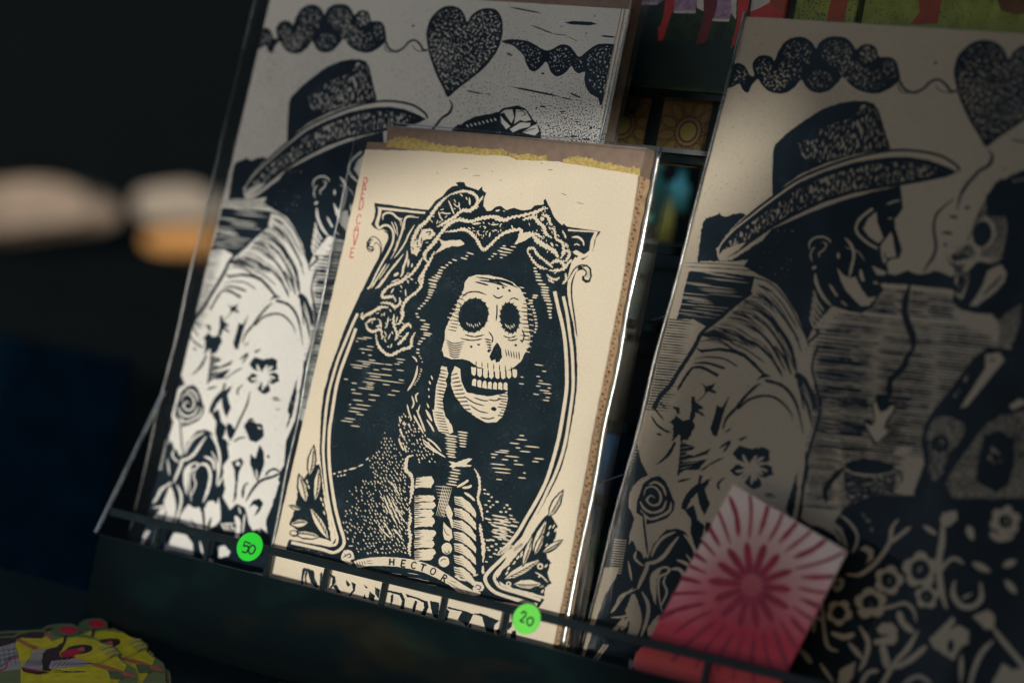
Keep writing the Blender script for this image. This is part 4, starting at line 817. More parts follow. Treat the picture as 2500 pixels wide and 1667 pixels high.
    for th, L_, w_ in ((-2.05, 130, 74), (-.95, 135, 78), (.22, 120, 62), (1.45, 130, 60), (2.85, 110, 60)):
        cx, cy = 1340 + L_ * .82 * math.cos(th), 850 + L_ * .95 * math.sin(th)
        A.poly([(1340 + 30 * math.cos(th), 850 + 30 * math.sin(th))] + [(cx + w_ * (1 + .12 * math.sin(5 * a_)) * math.cos(a_ + th), cy + w_ * .86 * (1 + .14 * math.cos(4 * a_)) * math.sin(a_ + th)) for a_ in [-2.3 + 4.6 * k / 11 for k in range(12)]], 'K', 4, 14)
    for th, L_ in ((-2.05, 120), (-1.15, 110), (-.75, 130), (.22, 120), (1.3, 110), (1.6, 140), (2.85, 120), (2.45, 150), (0.6, 100)):
        A.st([(1340, 850), (1340 + L_ * .6 * math.cos(th - .1), 850 + L_ * .6 * math.sin(th - .1)), (1340 + L_ * math.cos(th), 850 + L_ * math.sin(th))], 22, 'P', 1, .2)
    A.ell(1340, 850, 26, 24, 0, 'P', 3)
    A.st([(1215, 1000), (1190, 1120), (1120, 1270), (1070, 1380), (1020, 1480)], 20, 'K', 1, .1); A.st([(1310, 600), (1265, 640)], 10, 'K'); A.st([(1430, 1086), (1520, 1086)], 10, 'K', 1, .2); A.st([(1460, 1172), (1510, 1175)], 9, 'K')
    # bud and small carnation
    A.poly([(1000, 1300), (1040, 1320), (1075, 1370), (1060, 1430), (1030, 1470), (1000, 1420), (990, 1360)], 'K', 3, 14)
    A.poly([(1160, 1330), (1200, 1270), (1240, 1250), (1260, 1300), (1330, 1310), (1355, 1380), (1330, 1450), (1270, 1490), (1210, 1470), (1190, 1400), (1170, 1370)], 'K', 7, 12); A.st([(1180, 1440), (1110, 1450), (1040, 1500), (1000, 1500)], 16, 'K')
    A.st([(1290, 1340), (1320, 1360)], 16); A.st([(1220, 1280), (1250, 1290)], 7)
    A.st([(1660, 910), (1650, 1040), (1620, 1200), (1570, 1350)], 22, 'K', 1, .4); A.st([(1700, 1150), (1640, 1350), (1560, 1520)], 16, 'K', 1, .3); A.st([(1740, 700), (1730, 900), (1690, 1100)], 18, 'K', 1, .3)
    # rose at the left
    A.poly([(620, 950), (680, 940), (720, 980), (750, 1060), (780, 1150), (770, 1220), (720, 1280), (660, 1310), (570, 1340), (540, 1280), (500, 1240), (510, 1150), (560, 1000)], 'K', 3, 16)
    for q, w_ in (([(600, 1010), (650, 990), (700, 1030), (720, 1100)], 18), ([(560, 1100), (580, 1040), (640, 1030), (680, 1090), (670, 1160), (620, 1180), (580, 1140), (610, 1100), (640, 1120)], 16), ([(530, 1150), (560, 1210), (620, 1240), (690, 1210), (720, 1140)], 20), ([(530, 1220), (590, 1290), (670, 1270), (740, 1220), (755, 1150)], 20), ([(700, 990), (740, 1070)], 10)): A.st(q, w_, 'P', 1, .2)
    # dark margin left of the shirt and rose, with level cuts
    v(r4)
    A.poly([(415, 520), (450, 680), (520, 820), (450, 850), (380, 920), (340, 1010), (335, 1120), (390, 1230), (340, 1400), (330, 1700), (60, 1700), (180, 1300), (280, 900), (350, 640)], 'K', 3, 14)
    for i in range(26): A.st([(372 - i * 9, 560 + i * 30), (430 - i * 10 - (i > 8) * 20, 570 + i * 30)], 9, 'P', 1, .3)
    v(l6)
    A.poly([(620, 950), (680, 940), (720, 980), (750, 1060), (780, 1150), (770, 1220), (720, 1280), (660, 1310), (570, 1340), (540, 1280), (500, 1240), (510, 1150), (560, 1000)], 'K', 3, 16)
    for q, w_ in (([(600, 1010), (650, 990), (700, 1030), (720, 1100)], 18), ([(560, 1100), (580, 1040), (640, 1030), (680, 1090), (670, 1160), (620, 1180), (580, 1140), (610, 1100), (640, 1120)], 16), ([(530, 1150), (560, 1210), (620, 1240), (690, 1210), (720, 1140)], 20), ([(530, 1220), (590, 1290), (670, 1270), (740, 1220), (755, 1150)], 20)): A.st(q, w_, 'P', 1, .2)
    # dark ground under the plants
    v(l7)
    A.poly([(640, 560), (720, 420), (800, 200), (850, 100), (900, 160), (960, 250), (1010, 120), (1100, 10), (1180, -10), (1240, 20), (1290, 120), (1330, 60), (1390, 100), (1410, 260), (1380, 330), (1350, 430), (1370, 560), (1350, 640), (1420, 760), (1480, 700), (1560, 740), (1640, 860), (1780, 1000), (1860, 500), (1930, 380), (2000, 300), (2300, 300), (2400, 1400), (400, 1300)], 'K', 3, 18)
    A.poly([(1900, 390), (1960, 300), (2020, 240), (2080, 300), (2100, 1200), (1800, 1200), (1760, 860), (1840, 680)], 'K', 3, 18)
    A.st([(1110, 0), (1140, 60), (1060, 200), (980, 240)], 6, 'K')
    A.poly([(860, 60), (900, -80), (960, -120), (970, 60), (980, 200), (930, 250), (880, 180)], 'P', 3, 16); A.st([(940, -130), (950, 50), (965, 220)], 16, 'K'); A.poly([(880, 170), (920, 200), (940, 280), (900, 250)], 'K', 2, 14)
    for q, w_ in (([(1190, 60), (1140, 130), (1080, 220), (1020, 270), (960, 290), (950, 330), (900, 450), (880, 500)], 30), ([(1170, 20), (1080, 70), (1020, 150), (990, 230)], 22), ([(880, 190), (870, 250), (930, 310)], 18), ([(820, 270), (840, 430)], 16), ([(1230, 40), (1290, 130), (1320, 260), (1310, 400), (1290, 520)], 26), ([(1240, 200), (1290, 300), (1300, 440)], 14), ([(1170, 250), (1250, 290), (1270, 380)], 26),
                  ([(870, 500), (760, 560), (720, 640), (680, 700)], 20), ([(850, 490), (780, 560), (700, 690)], 10), ([(680, 740), (790, 720), (870, 640), (860, 560)], 18), ([(750, 840), (800, 740)], 40), ([(910, 520), (950, 620), (940, 740), (890, 890)], 26), ([(850, 540), (850, 700), (830, 800)], 44), ([(860, 600), (880, 740), (850, 880)], 44)): A.st(q, w_, 'P', 1, .12)
    A.st([(1010, 620), (980, 500), (990, 380), (1060, 320), (1110, 320), (1100, 360), (1040, 400), (1030, 520), (1050, 680)], 18); A.st([(1120, 330), (1190, 330), (1230, 420), (1210, 560), (1160, 690)], 30); A.st([(1090, 380), (1070, 440), (1090, 520), (1040, 640)], 14)
    A.poly([(980, 380), (1060, 330), (1020, 420), (1010, 560), (1000, 620), (975, 500)], 'P', 3, 14)
    # pale hibiscus
    A.poly([(940, 820), (980, 760), (1020, 705), (1080, 745), (1120, 735), (1150, 800), (1160, 900), (1170, 760), (1210, 680), (1260, 670), (1290, 710), (1310, 640), (1330, 760), (1330, 860), (1280, 910), (1210, 950), (1150, 980), (1090, 960), (1000, 900), (940, 880)], 'P', 4, 16)
    A.st([(1040, 850), (1110, 950)], 16, 'K'); A.st([(1240, 830), (1200, 960)], 24, 'K'); A.poly([(1160, 760), (1175, 760), (1185, 960), (1160, 960)], 'K', 2, 18)
    A.poly([(820, 1100), (880, 980), (1000, 1000), (1060, 1080), (1070, 1200), (1000, 1180), (880, 1150), (815, 1140)], 'P', 4, 16); A.st([(1130, 1060), (1160, 1200)], 20); A.st([(1230, 1070), (1200, 1150), (1180, 1220), (1260, 1250)], 34); A.poly([(1300, 1110), (1370, 1100), (1420, 1160), (1400, 1200), (1310, 1220)], 'P', 4, 16)
    for i in range(9): A.st([(1330 + i * 14, 880 + (i % 3) * 20), (1360 + i * 14, 950 + (i % 2) * 20)], 9)
    # shapes on the right foot of the shirt
    A.poly([(1420, 110), (1500, 110), (1590, 90), (1690, 130), (1740, 260), (1660, 480), (1560, 620), (1470, 700), (1430, 640), (1370, 480), (1350, 340), (1410, 260)], 'P', 3, 18)
    A.poly([(1430, 300), (1500, 280), (1520, 260), (1550, 300), (1520, 370), (1500, 420), (1480, 640), (1450, 700), (1470, 500), (1460, 370)], 'K', 3, 14); A.ell(1495, 320, 22, 22, 0, 'P', 2)
    A.poly([(1615, 220), (1660, 270), (1700, 140), (1745, 210), (1745, 320), (1710, 430), (1680, 500), (1640, 400), (1610, 320)], 'K', 3, 14); A.st([(1670, 370), (1680, 470)], 14); A.ell(1785, 250, 14, 14, 0, 'K', 2)
    A.st([(1900, 400), (1840, 370), (1780, 400), (1760, 440)], 22, 'K', 1); A.st([(1910, 400), (1840, 440), (1720, 480), (1640, 560), (1570, 680)], 26, 'K', 1)
    A.poly([(1870, 450), (1890, 500), (1850, 640), (1780, 760), (1750, 850), (1780, 990), (1740, 960), (1710, 870), (1710, 980), (1670, 950), (1640, 960), (1600, 900), (1580, 800), (1560, 720), (1640, 600), (1740, 500)], 'P', 3, 16)
    A.poly([(1600, 740), (1640, 670), (1700, 650), (1740, 700), (1700, 780), (1640, 830), (1690, 740), (1650, 710)], 'K', 4, 14); A.st([(1590, 500), (1550, 560), (1540, 650)], 30, 'K', 1, .3)
    for q, w_ in (([(1470, 820), (1500, 900), (1480, 1060)], 46), ([(1560, 800), (1550, 900), (1540, 980)], 16), ([(1440, 560), (1390, 640), (1430, 750)], 14), ([(1580, 510), (1560, 620)], 18), ([(1500, 730), (1520, 800)], 16), ([(1350, 440), (1300, 540)], 20), ([(1330, 900), (1480, 890)], 14)): A.st(q, w_, 'P', 1, .2)
    # she: dark hair, painted face, shawl (right sheet)
    v(r2)
    A.poly([(2080, 40), (2200, -40), (2400, -130), (2646, -190), (2900, -120), (3136, 78), (3330, 500), (3420, 1100), (3400, 1700), (2300, 1700), (2100, 1300), (2050, 1250), (2250, 900), (2200, 560), (2190, 400), (2160, 200)], 'K', 3, 20)
    A.poly([(2140, -60), (2070, -10), (2010, 100), (1950, 210), (1890, 330), (1850, 450), (1800, 540), (1720, 600), (1640, 660), (1615, 700), (1640, 760), (1680, 790), (1690, 850), (1650, 900), (1700, 960), (1680, 1060), (1660, 1120), (1750, 1200), (1900, 1230), (2050, 1240), (2300, 1000), (2400, 300), (2300, 0)], 'K', 2, 20)
    A.poly([(2100, 80), (2000, 150), (1940, 270), (1880, 400), (1830, 520), (1740, 590), (1640, 660), (1625, 710), (1660, 750), (1700, 780), (1700, 850), (1690, 930), (1720, 1000), (1700, 1060), (1760, 1100), (1800, 1000), (1830, 900), (1810, 830), (1900, 740), (2060, 720), (2150, 640), (2190, 420), (2160, 220)], 'P', 3, 20)
    for q_ in ([(2090, 130), (2140, 260), (2160, 420)], [(2040, 160), (2080, 260)], [(1990, 220), (1960, 300)], [(2110, 520), (2080, 600), (2020, 640)], [(1780, 600), (1800, 660)], [(1700, 650), (1730, 700)], [(1850, 640), (1870, 720)], [(1730, 920), (1780, 940)], [(1730, 1000), (1770, 1010)]): A.st(q_, 16, 'K', 1, .3)
    A.ell(1952, 470, 92, 125, .1, 'K', 5, 26); A.st([(1640, 755), (1720, 775), (1800, 770)], 20, 'K'); A.st([(1700, 880), (1760, 870), (1820, 850)], 16, 'K')
    A.poly([(2080, 90), (2000, 170), (1930, 300), (1880, 430), (1900, 360), (1990, 300), (2070, 380), (2090, 480), (2020, 590), (1940, 620), (1930, 690), (2060, 700), (2150, 620), (2180, 420), (2150, 220)], 'G', 3, 18)
    A.poly([(1840, 540), (1780, 590), (1700, 640), (1640, 700), (1680, 740), (1760, 730), (1850, 700), (1900, 660), (1870, 600)], 'T', 3, 18); A.poly([(1700, 790), (1760, 790), (1800, 830), (1830, 900), (1780, 1000), (1740, 1060), (1700, 1000), (1720, 900)], 'T', 3, 18)
    A.poly([(2130, 760), (2000, 830), (1960, 960), (1900, 1060), (1830, 1160), (1900, 1160), (2050, 1050), (2160, 940), (2190, 840)], 'P', 4, 18); A.st([(2150, 860), (2060, 960), (1960, 1060)], 30, 'S'); A.st([(1930, 720), (2050, 740), (2150, 680)], 20)
    A.poly([(2110, 1290), (2230, 1200), (2330, 1140), (2310, 1350), (2250, 1500), (2170, 1568), (2090, 1568), (2120, 1400)], 'G', 4, 18)
    v(r5)
    A.poly([(2350, 0), (1950, 0), (1820, 100), (1600, 400), (1400, 650), (1310, 800), (1280, 960), (1310, 1200), (1200, 1500), (1250, 1700), (3300, 1700), (3100, 700), (3000, 0)], 'K', 3, 20)
    A.poly([(1950, 60), (2100, 40), (2150, 120), (2000, 300), (1880, 450), (1760, 600), (1690, 620), (1760, 500), (1850, 360), (1950, 200)], 'P', 4, 18); A.st([(1830, 200), (1720, 360), (1620, 520)], 34, 'T'); A.st([(1980, 130), (2060, 110)], 20, 'K')
    A.poly([(1420, 720), (1560, 700), (1720, 780), (1740, 860), (1640, 1030), (1560, 1100), (1500, 1300), (1420, 1390), (1360, 1300), (1360, 1000), (1330, 900)], 'G', 4, 18); A.ell(1480, 990, 90, 90, 0, 'K', 4); A.ell(1480, 990, 40, 40, 0, 'S', 3)
    A.poly([(1960, 780), (2100, 700), (2400, 640), (2700, 900), (2600, 1500), (2300, 1600), (2000, 1560), (1600, 1560), (1540, 1400), (1650, 1200), (1800, 1000)], 'G', 6, 18); A.poly([(1930, 900), (2100, 850), (2250, 940), (2260, 1150), (2200, 1420), (2060, 1500), (1840, 1380), (1880, 1150)], 'K', 6, 18); A.ell(2050, 1110, 90, 100, 0, 'T', 5); A.ell(2040, 1115, 36, 36, 0, 'K', 4)
    A.poly([(2300, 520), (2200, 600), (2230, 640), (2400, 560)], 'P', 4, 16)
    # cup and flame
    A.poly([(820, 470), (900, 470), (960, 560), (1020, 600), (990, 680), (900, 830), (870, 870), (950, 880), (820, 1010), (760, 950), (680, 760), (720, 720), (780, 780), (790, 700), (760, 600)], 'K', 3, 16)
    A.poly([(800, 530), (830, 620), (860, 670), (960, 600), (1005, 590), (980, 660), (920, 740), (890, 830), (940, 870), (820, 985), (770, 920), (690, 770), (760, 810), (800, 760), (800, 680), (780, 600)], 'P', 2, 16); A.ell(900, 590, 50, 60, .3, 'K', 3)
    A.st([(1190, 0), (1130, 100), (1090, 200), (960, 330), (950, 460), (880, 560)], 70, 'K', 1, .2)
    A.ell(740, 1230, 260, 78, .05, 'K', 3, 30); A.poly([(480, 1250), (600, 1310), (760, 1325), (900, 1315), (1020, 1280), (1010, 1450), (940, 1640), (860, 1720), (600, 1720), (500, 1580), (470, 1400)], 'S', 3, 18); A.st([(490, 1270), (640, 1318), (800, 1322), (1010, 1285)], 14, 'P'); A.st([(480, 1240), (380, 1330), (280, 1480), (300, 1600)], 60, 'K', 1, .2); A.st([(1020, 1280), (1070, 1300), (1080, 1400)], 22, 'K')
    A.poly([(980, 1090), (1080, 1020), (1200, 1030), (1140, 1100), (1050, 1120)], 'P', 3, 16)
    # plants over black ground, lower right
    v(r6)
    A.poly([(0, 40), (120, 120), (300, 130), (430, -60), (700, -160), (1400, -160), (1550, -60), (1900, -140), (2600, -140), (2600, 2300), (-100, 2300), (-160, 1200), (-120, 300)], 'K', 0)
    A.poly([(130, 100), (200, 60), (310, 70), (400, 140), (440, 260), (460, 320), (380, 270), (330, 200), (240, 150)], 'P', 4, 16); A.st([(380, 20), (470, 90), (540, 200), (530, 300), (490, 370)], 28); A.st([(330, 150), (390, 220), (410, 300)], 16, 'K')
    A.st([(440, 565), (560, 570), (680, 490), (760, 400), (840, 270), (860, 140), (920, 60)], 40); A.st([(840, 280), (930, 210), (1030, 130)], 36); A.poly([(560, 330), (620, 300), (690, 340), (690, 420), (620, 470), (650, 400), (620, 360)], 'P', 4, 14)
    A.st([(1330, 60), (1320, 260), (1290, 460), (1310, 700), (1360, 880)], 58); A.st([(1300, 560), (1360, 460), (1440, 420), (1520, 470)], 36)
    def blossom(x, y, R, n=5, rot=0., hole=.55):
        pts = []
        for i in range(n * 6):
            t = 2 * math.pi * i / (n * 6) + rot; rr = R * (.78 + .26 * abs(math.sin((t - rot) * n / 2)))
            pts.append((x + rr * math.cos(t), y + rr * math.sin(t)))
        A.poly(pts, 'P', 5, 40); A.ell(x, y, R * hole, R * hole, 0, 'K', 6, 12); A.ell(x, y, R * .2, R * .2, 0, 'T', 3, 10)
    for x, y, R, o in ((1120, 525, 165, .3), (830, 620, 135, .6), (665, 830, 145, .2), (375, 915, 120, .9), (1180, 770, 110, .4), (1600, 860 - 120, 0.1, 0), (1000, 900, 0.1, 0)):
        if R > 1: blossom(x, y, R, 5, o)
    A.st([(1440, 620), (1420, 740), (1490, 850), (1600, 860), (1680, 780), (1670, 640)], 50); A.st([(1500, 790), (1600, 740)], 24)
    A.poly([(1600, 950), (1740, 890), (1800, 940), (1800, 1060), (1720, 1070), (1660, 1010)], 'P', 4, 14); A.st([(1790, 1060), (1900, 1200), (2068, 1400), (2200, 1568)], 50); A.st([(1790, 1170), (1680, 1290), (1600, 1480), (1560, 1700)], 44)
    A.poly([(1200, 1160), (1330, 1040), (1420, 950), (1440, 1000), (1380, 1080), (1480, 1030), (1570, 1090), (1560, 1190), (1490, 1230), (1430, 1350), (1330, 1300), (1240, 1230)], 'P', 6, 16); A.ell(1400, 1220, 30, 60, .1, 'K', 3)
    A.poly([(720, 1060), (780, 1010), (860, 1010), (910, 1060), (910, 1160), (880, 1210), (700, 1210), (690, 1170), (840, 1120), (740, 1110)], 'P', 5, 14)
    A.st([(600, 970), (560, 900), (700, 890), (860, 860), (980, 830), (1060, 900), (1080, 1000)], 34); A.st([(920, 900), (960, 1010), (1060, 1100)], 60); A.st([(560, 1040), (640, 1180), (620, 1330), (560, 1450)], 44); A.st([(300, 1100), (420, 1140), (520, 1110)], 50); A.st([(220, 800), (230, 1000), (270, 1220), (370, 1270)], 34)
    A.st([(1100, 1080), (1000, 1250), (900, 1360), (780, 1560), (700, 1750)], 48); A.st([(770, 1210), (800, 1330), (820, 1430)], 70); A.st([(1180, 1220), (1040, 1340), (880, 1430)], 56); A.poly([(360, 1568), (380, 1440), (530, 1360), (500, 1500), (440, 1600)], 'P', 4, 14); A.st([(200, 1380), (330, 1568)], 34); A.st([(460, 1190), (600, 1350)], 50); A.st([(560, 1600), (640, 1470), (740, 1450)], 40)
    A.poly([(1780, 1560), (1880, 1380), (1960, 1440), (2068, 1420), (2200, 1500), (2200, 1700), (1800, 1700)], 'P', 6, 16); A.st([(960, 1570), (1100, 1500), (1220, 1568)], 40); A.st([(1500, 1300), (1490, 1568)], 44); A.st([(-10, 1240), (60, 1300), (120, 1380)], 50); A.st([(140, 1100), (160, 960), (220, 1000)], 34); A.ell(370, 660, 50, 70, .5, 'P', 6); A.ell(360, 650, 16, 26, .5, 'K', 3)
    A.poly([(1300, 60), (1330, 0), (1450, -20), (1460, 60), (1380, 130), (1310, 100)], 'P', 4, 14); A.st([(1150, 120), (1270, 200)], 50); A.st([(1560, 120), (1600, 250)], 70); A.st([(1760, 180), (1850, 240), (1980, 210)], 60); blossom(1900, 80, 140, 6, .2, .45); A.st([(1600, 460), (1760, 540)], 60); A.st([(1880, 490), (2000, 440)], 60); A.st([(1900, 620), (2000, 740)], 60); blossom(2350, 500, 150, 5, .2); blossom(2300, 1100, 170, 5, .8); blossom(1080, 1800, 150); A.st([(2400, 1400), (2300, 1700)], 60)
    A.st([(560, -20), (640, 80), (680, 180)], 30, 'T')
    # rose on her hair
    v(l2)
    A.poly([(430, 1245), (520, 1170), (620, 1120), (740, 1095), (850, 1100), (1000, 1200), (1250, 1330), (1200, 1500), (350, 1500), (350, 1330)], 'K', 2, 20)
    for i in range(8): A.st([(545 + i * 38, 1195 - i * 9), (565 + i * 38, 1222 - i * 9)], 13)
    A.poly([(845, 1080), (900, 1035), (960, 1025), (1040, 1010), (1110, 1040), (1150, 1090), (1190, 1160), (1215, 1170), (1250, 1240), (1265, 1320), (1100, 1400), (900, 1330), (860, 1200)], 'K', 2, 20)
    A.poly([(868, 1090), (910, 1055), (985, 1048), (1000, 1130), (975, 1180), (900, 1080)], 'P', 1, 20); A.poly([(1020, 1050), (1110, 1060), (1140, 1110), (1165, 1150), (1100, 1165), (1060, 1150), (1000, 1190), (1015, 1110)], 'P', 1, 20)
    A.poly([(870, 1110), (905, 1150), (965, 1210), (925, 1240), (880, 1180)], 'P', 1, 20); A.poly([(960, 1240), (1060, 1175), (1160, 1180), (1150, 1215), (1050, 1240), (990, 1270)], 'P', 1, 20); A.poly([(1080, 1270), (1180, 1205), (1220, 1190), (1240, 1260), (1200, 1300)], 'P', 1, 20)
    A.st([(1030, 1070), (1080, 1065), (1110, 1095), (1070, 1110)], 9, 'K'); A.st([(900, 1075), (930, 1130), (965, 1170)], 8, 'K'); A.st([(1090, 1270), (1150, 1245), (1210, 1230)], 8, 'K')
    # stem lines at the lower left of the right sheet
    v(r7)
    A.poly([(340, 960), (500, 780), (480, 850), (370, 1000)], 'P', 2, 14); A.poly([(165, 1230), (290, 1060), (340, 1070), (210, 1255)], 'P', 2, 16); A.st([(185, 1240), (315, 1065)], 8, 'K', 0); A.st([(545, 1200), (550, 1320)], 36)
    A.poly([(510, 1010), (540, 860), (500, 740), (560, 580), (600, 700), (620, 860), (600, 1030), (550, 1035)], 'P', 3, 16)
    for i in range(14): A.st([(340 + (13 - i) * 4, 60 + i * 24), (460 + (13 - i) * 4, 72 + i * 24)], 9, 'P', 0, .2)
    return A
# ------------------------------------------------------------------ putting a printed block on its sheet
def clip(pts, quad):
    out = pts
    for i in range(len(quad)):
        a, b = quad[i], quad[(i + 1) % len(quad)]; inp = out; out = []
        if not inp: return []
        d = lambda p: (b[0] - a[0]) * (p[1] - a[1]) - (b[1] - a[1]) * (p[0] - a[0])
        for j in range(len(inp)):
            p, q = inp[j], inp[(j + 1) % len(inp)]; dp, dq = d(p), d(q)
            if dp >= 0: out.append(p)
            if (dp >= 0) != (dq >= 0):
                t = dp / (dp - dq); out.append(tuple(p[k] + (q[k] - p[k]) * t for k in range(3)))
    return out

def ink_object(A, mats, parent, name, quad=None, z=0.0, dx=0.0, dy=0.0):
    V = []; F = []; MI = []
    for f, m in zip(A.f, A.m):
        pts = [A.v[i] for i in f]
        if quad and not all((quad[(k + 1) % 4][0] - quad[k][0]) * (p[1] - quad[k][1]) - (quad[(k + 1) % 4][1] - quad[k][1]) * (p[0] - quad[k][0]) >= 0 for p in pts for k in range(4)):
            pts = clip(pts, quad)
            if len(pts) < 3: continue
        k = len(V); V += [(p[0] + dx, p[1] + dy, p[2] + z) for p in pts]; F.append(tuple(range(k, k + len(pts)))); MI.append(m)
    return mesh(name, V, F, mats, parent, MI)

def pr(pts, z): return [U(x, y, z) for x, y in pts]

def deckle(pts, amp, step, rng):
    out = []
    for i in range(len(pts)):
        a, b = pts[i], pts[(i + 1) % len(pts)]; n = max(1, int(math.dist(a, b) / step))
        for j in range(n):
            t = j / n; out.append((a[0] + (b[0] - a[0]) * t + rng.uniform(-amp, amp), a[1] + (b[1] - a[1]) * t + rng.uniform(-amp, amp)))
    return out

def sleeve(parent, x0, x1, y0, y1, z0, z1, lean=0.0, beads=(1, 1), r=0.0035, bm=None):
    """a clear bag: front and back film, folded side edges and a flap line near the top"""
    n = 12
    for nm, z, s_ in (('sleeve_front', z1, 1), ('sleeve_back', z0, -1)):
        mb = MB(); g = []
        for j in range(n + 1):
            for i in range(n + 1):
                u, v_ = i / n, j / n; x = x0 + (x1 - x0) * u + lean * (1 - v_); y = y0 + (y1 - y0) * v_
                g.append((x, y, z + 0.0012 * math.sin(u * 9 + v_ * 4) * math.sin(v_ * 7 + 1) * (4 * u * (1 - u))))
        fs = [(j * (n + 1) + i, j * (n + 1) + i + 1, (j + 1) * (n + 1) + i + 1, (j + 1) * (n + 1) + i) for j in range(n) for i in range(n)]
        mb.add(g, fs if s_ > 0 else [f[::-1] for f in fs]); mb.build(nm, m_film, parent, smooth=True)
    for k, (x, on) in enumerate(((x0, beads[0]), (x1, beads[1]))):
        mb = MB()
        mb.add([(x + lean, y0, z0), (x + lean, y0, z1), (x, y1, z1), (x, y1, z0)], [(0, 1, 2, 3)])
        mb.build('side_fold', m_side, parent)
        if on:
            pts = [(x + lean * (1 - t) + 0.0015 * math.sin(t * 23 + k), y0 + (y1 - y0) * t, z1 - 0.001 + 0.001 * math.sin(t * 31)) for t in [i / 40 for i in range(41)]]
            MB().tube(pts, [r * on * (0.45 + 0.45 * abs(math.sin(i * 1.7)) + .25 * abs(math.sin(i * .31 + k))) for i in range(41)], 8).build('welded_edge', (bm or (m_bead, m_bead))[k], parent, smooth=True)

# ------------------------------------------------------------------ centre print
ct = thing('sleeved_print', (0.38, 0, 0), 'cream linocut of a skeleton in an oval frame, in the foremost clear sleeve', 'art print')
rg = random.Random(3)
board = [U(897, 347, -.004), U(943, 349, -.004), U(946, 306, -.004), U(1578, 361, -.004), U(1562, 430, -.004), U(1349, 1602, -.004), (-0.002, 0.0)]
MB().prism([(x, y) for x, y in reversed(board)], -0.048, -0.004, 0).build('backing_board', m_mat, ct)
# kraft core of the board seen at its right-hand edge, with its row of flutes
e0, e1 = U(1578, 425, -.004), (0.738, 0.0)
xe = lambda t: (board[3][0] * (1 - t) + board[5][0] * t)
mb = MB(); mb.add([(board[4][0] + .0006, board[4][1], -.005), (board[4][0] + .0006, board[4][1], -.0475), (board[5][0] + .0006, 0.001, -.0475), (board[5][0] + .0006, 0.001, -.005)], [(0, 1, 2, 3)])
mb.build('kraft_edge', m_kraft, ct)
mb = MB()
for i in range(112):
    t = (i + .5 + rg.uniform(-.22, .22)) / 112; x = board[4][0] * (1 - t) + board[5][0] * t + .0012; y = board[4][1] * (1 - t)
    w_ = 0.0026 * rg.uniform(.5, 1.3); zc = -.015 + (.0035 if i % 2 else -.0035) + rg.uniform(-.002, .002); d_ = .007 * rg.uniform(.6, 1.3)
    mb.add([(x, y - w_, zc - .001), (x, y - w_ * .2, zc - d_), (x, y + w_, zc - .002), (x, y + w_ * .3, zc + d_ * .8)], [(0, 1, 2, 3)])
mb.build('corrugation', m_dark, ct)['kind'] = 'stuff'
pap = [(892, 365), (942, 367), (1024, 368), (1066, 371), (1108, 375), (1172, 379), (1240, 381), (1261, 391), (1363, 395), (1379, 398), (1420, 405), (1450, 410), (1557, 427), (1548, 500), (1534, 580), (1517, 700), (1482, 870), (1447, 1050), (1416, 1220), (1385, 1400), (1361, 1515), (1346, 1600), (652, 1405), (702, 1190), (745, 1005), (806, 740), (836, 610)]
pq = [U(x, y, 0) for x, y in pap]
MB().prism(deckle(list(reversed(pq)), .0007, .012, rg), -0.003, 0.0, 0).build('paper', m_cream, ct)
pa = portrait()
ink_object(pa, [m_ink, m_flatcream, m_red], ct, 'block_print', [(-.02, .001), (.76, .001), (.76, .95), (-.02, .95)], z=0.0)
fib = MB()
def strip(px, h0, seed, z):
    r = random.Random(seed); n = len(px)
    for a, b in zip(px[:-1], px[1:]):
        q = 14; top = []
        for i in range(q + 1):
            t = i / q; x = a[0] + (b[0] - a[0]) * t; y = a[1] + (b[1] - a[1]) * t; top.append((x, y))
        up = [(x, y - (a[2] + (b[2] - a[2]) * i / q) + r.uniform(-3.5, 3.5)) for i, (x, y) in enumerate(top)]
        pts = [U(x, y + 5, z) for x, y in top] + [U(x, y, z) for x, y in reversed(up)]
        fib.prism(list(reversed(pts)), z - .0008, z)
strip([(944, 354, 8), (978, 357, 24), (1020, 362, 20), (1080, 370, 16), (1160, 376, 14), (1238, 381, 14)], 0, 1, -.0022)
strip([(1242, 382, 8), (1262, 388, 12), (1335, 392, 10)], 0, 2, -.0022); strip([(1374, 396, 6), (1410, 400, 20), (1460, 407, 14), (1510, 416, 12), (1562, 427, 18)], 0, 3, -.0022)
fib.build('torn_fibre', m_fibre, ct)
sleeve(ct, -0.008, 0.7665, 0.0, 1.003, -0.052, 0.008, 0.0, (0.7, 1.25), 0.0042, (m_edge, m_bead))
MB().tube([(*U(950, 300, .008), .008), (*U(1200, 322, .008), .008), (*U(1603, 358, .008), .008)], .0013, 6).build('sleeve_rim', m_edge, ct)
MB().tube([(*U(960, 308, .008), .008), (*U(1200, 330, .008), .008), (*U(1590, 368, .008), .008)], .0009, 6).build('sleeve_rim', m_edge, ct)

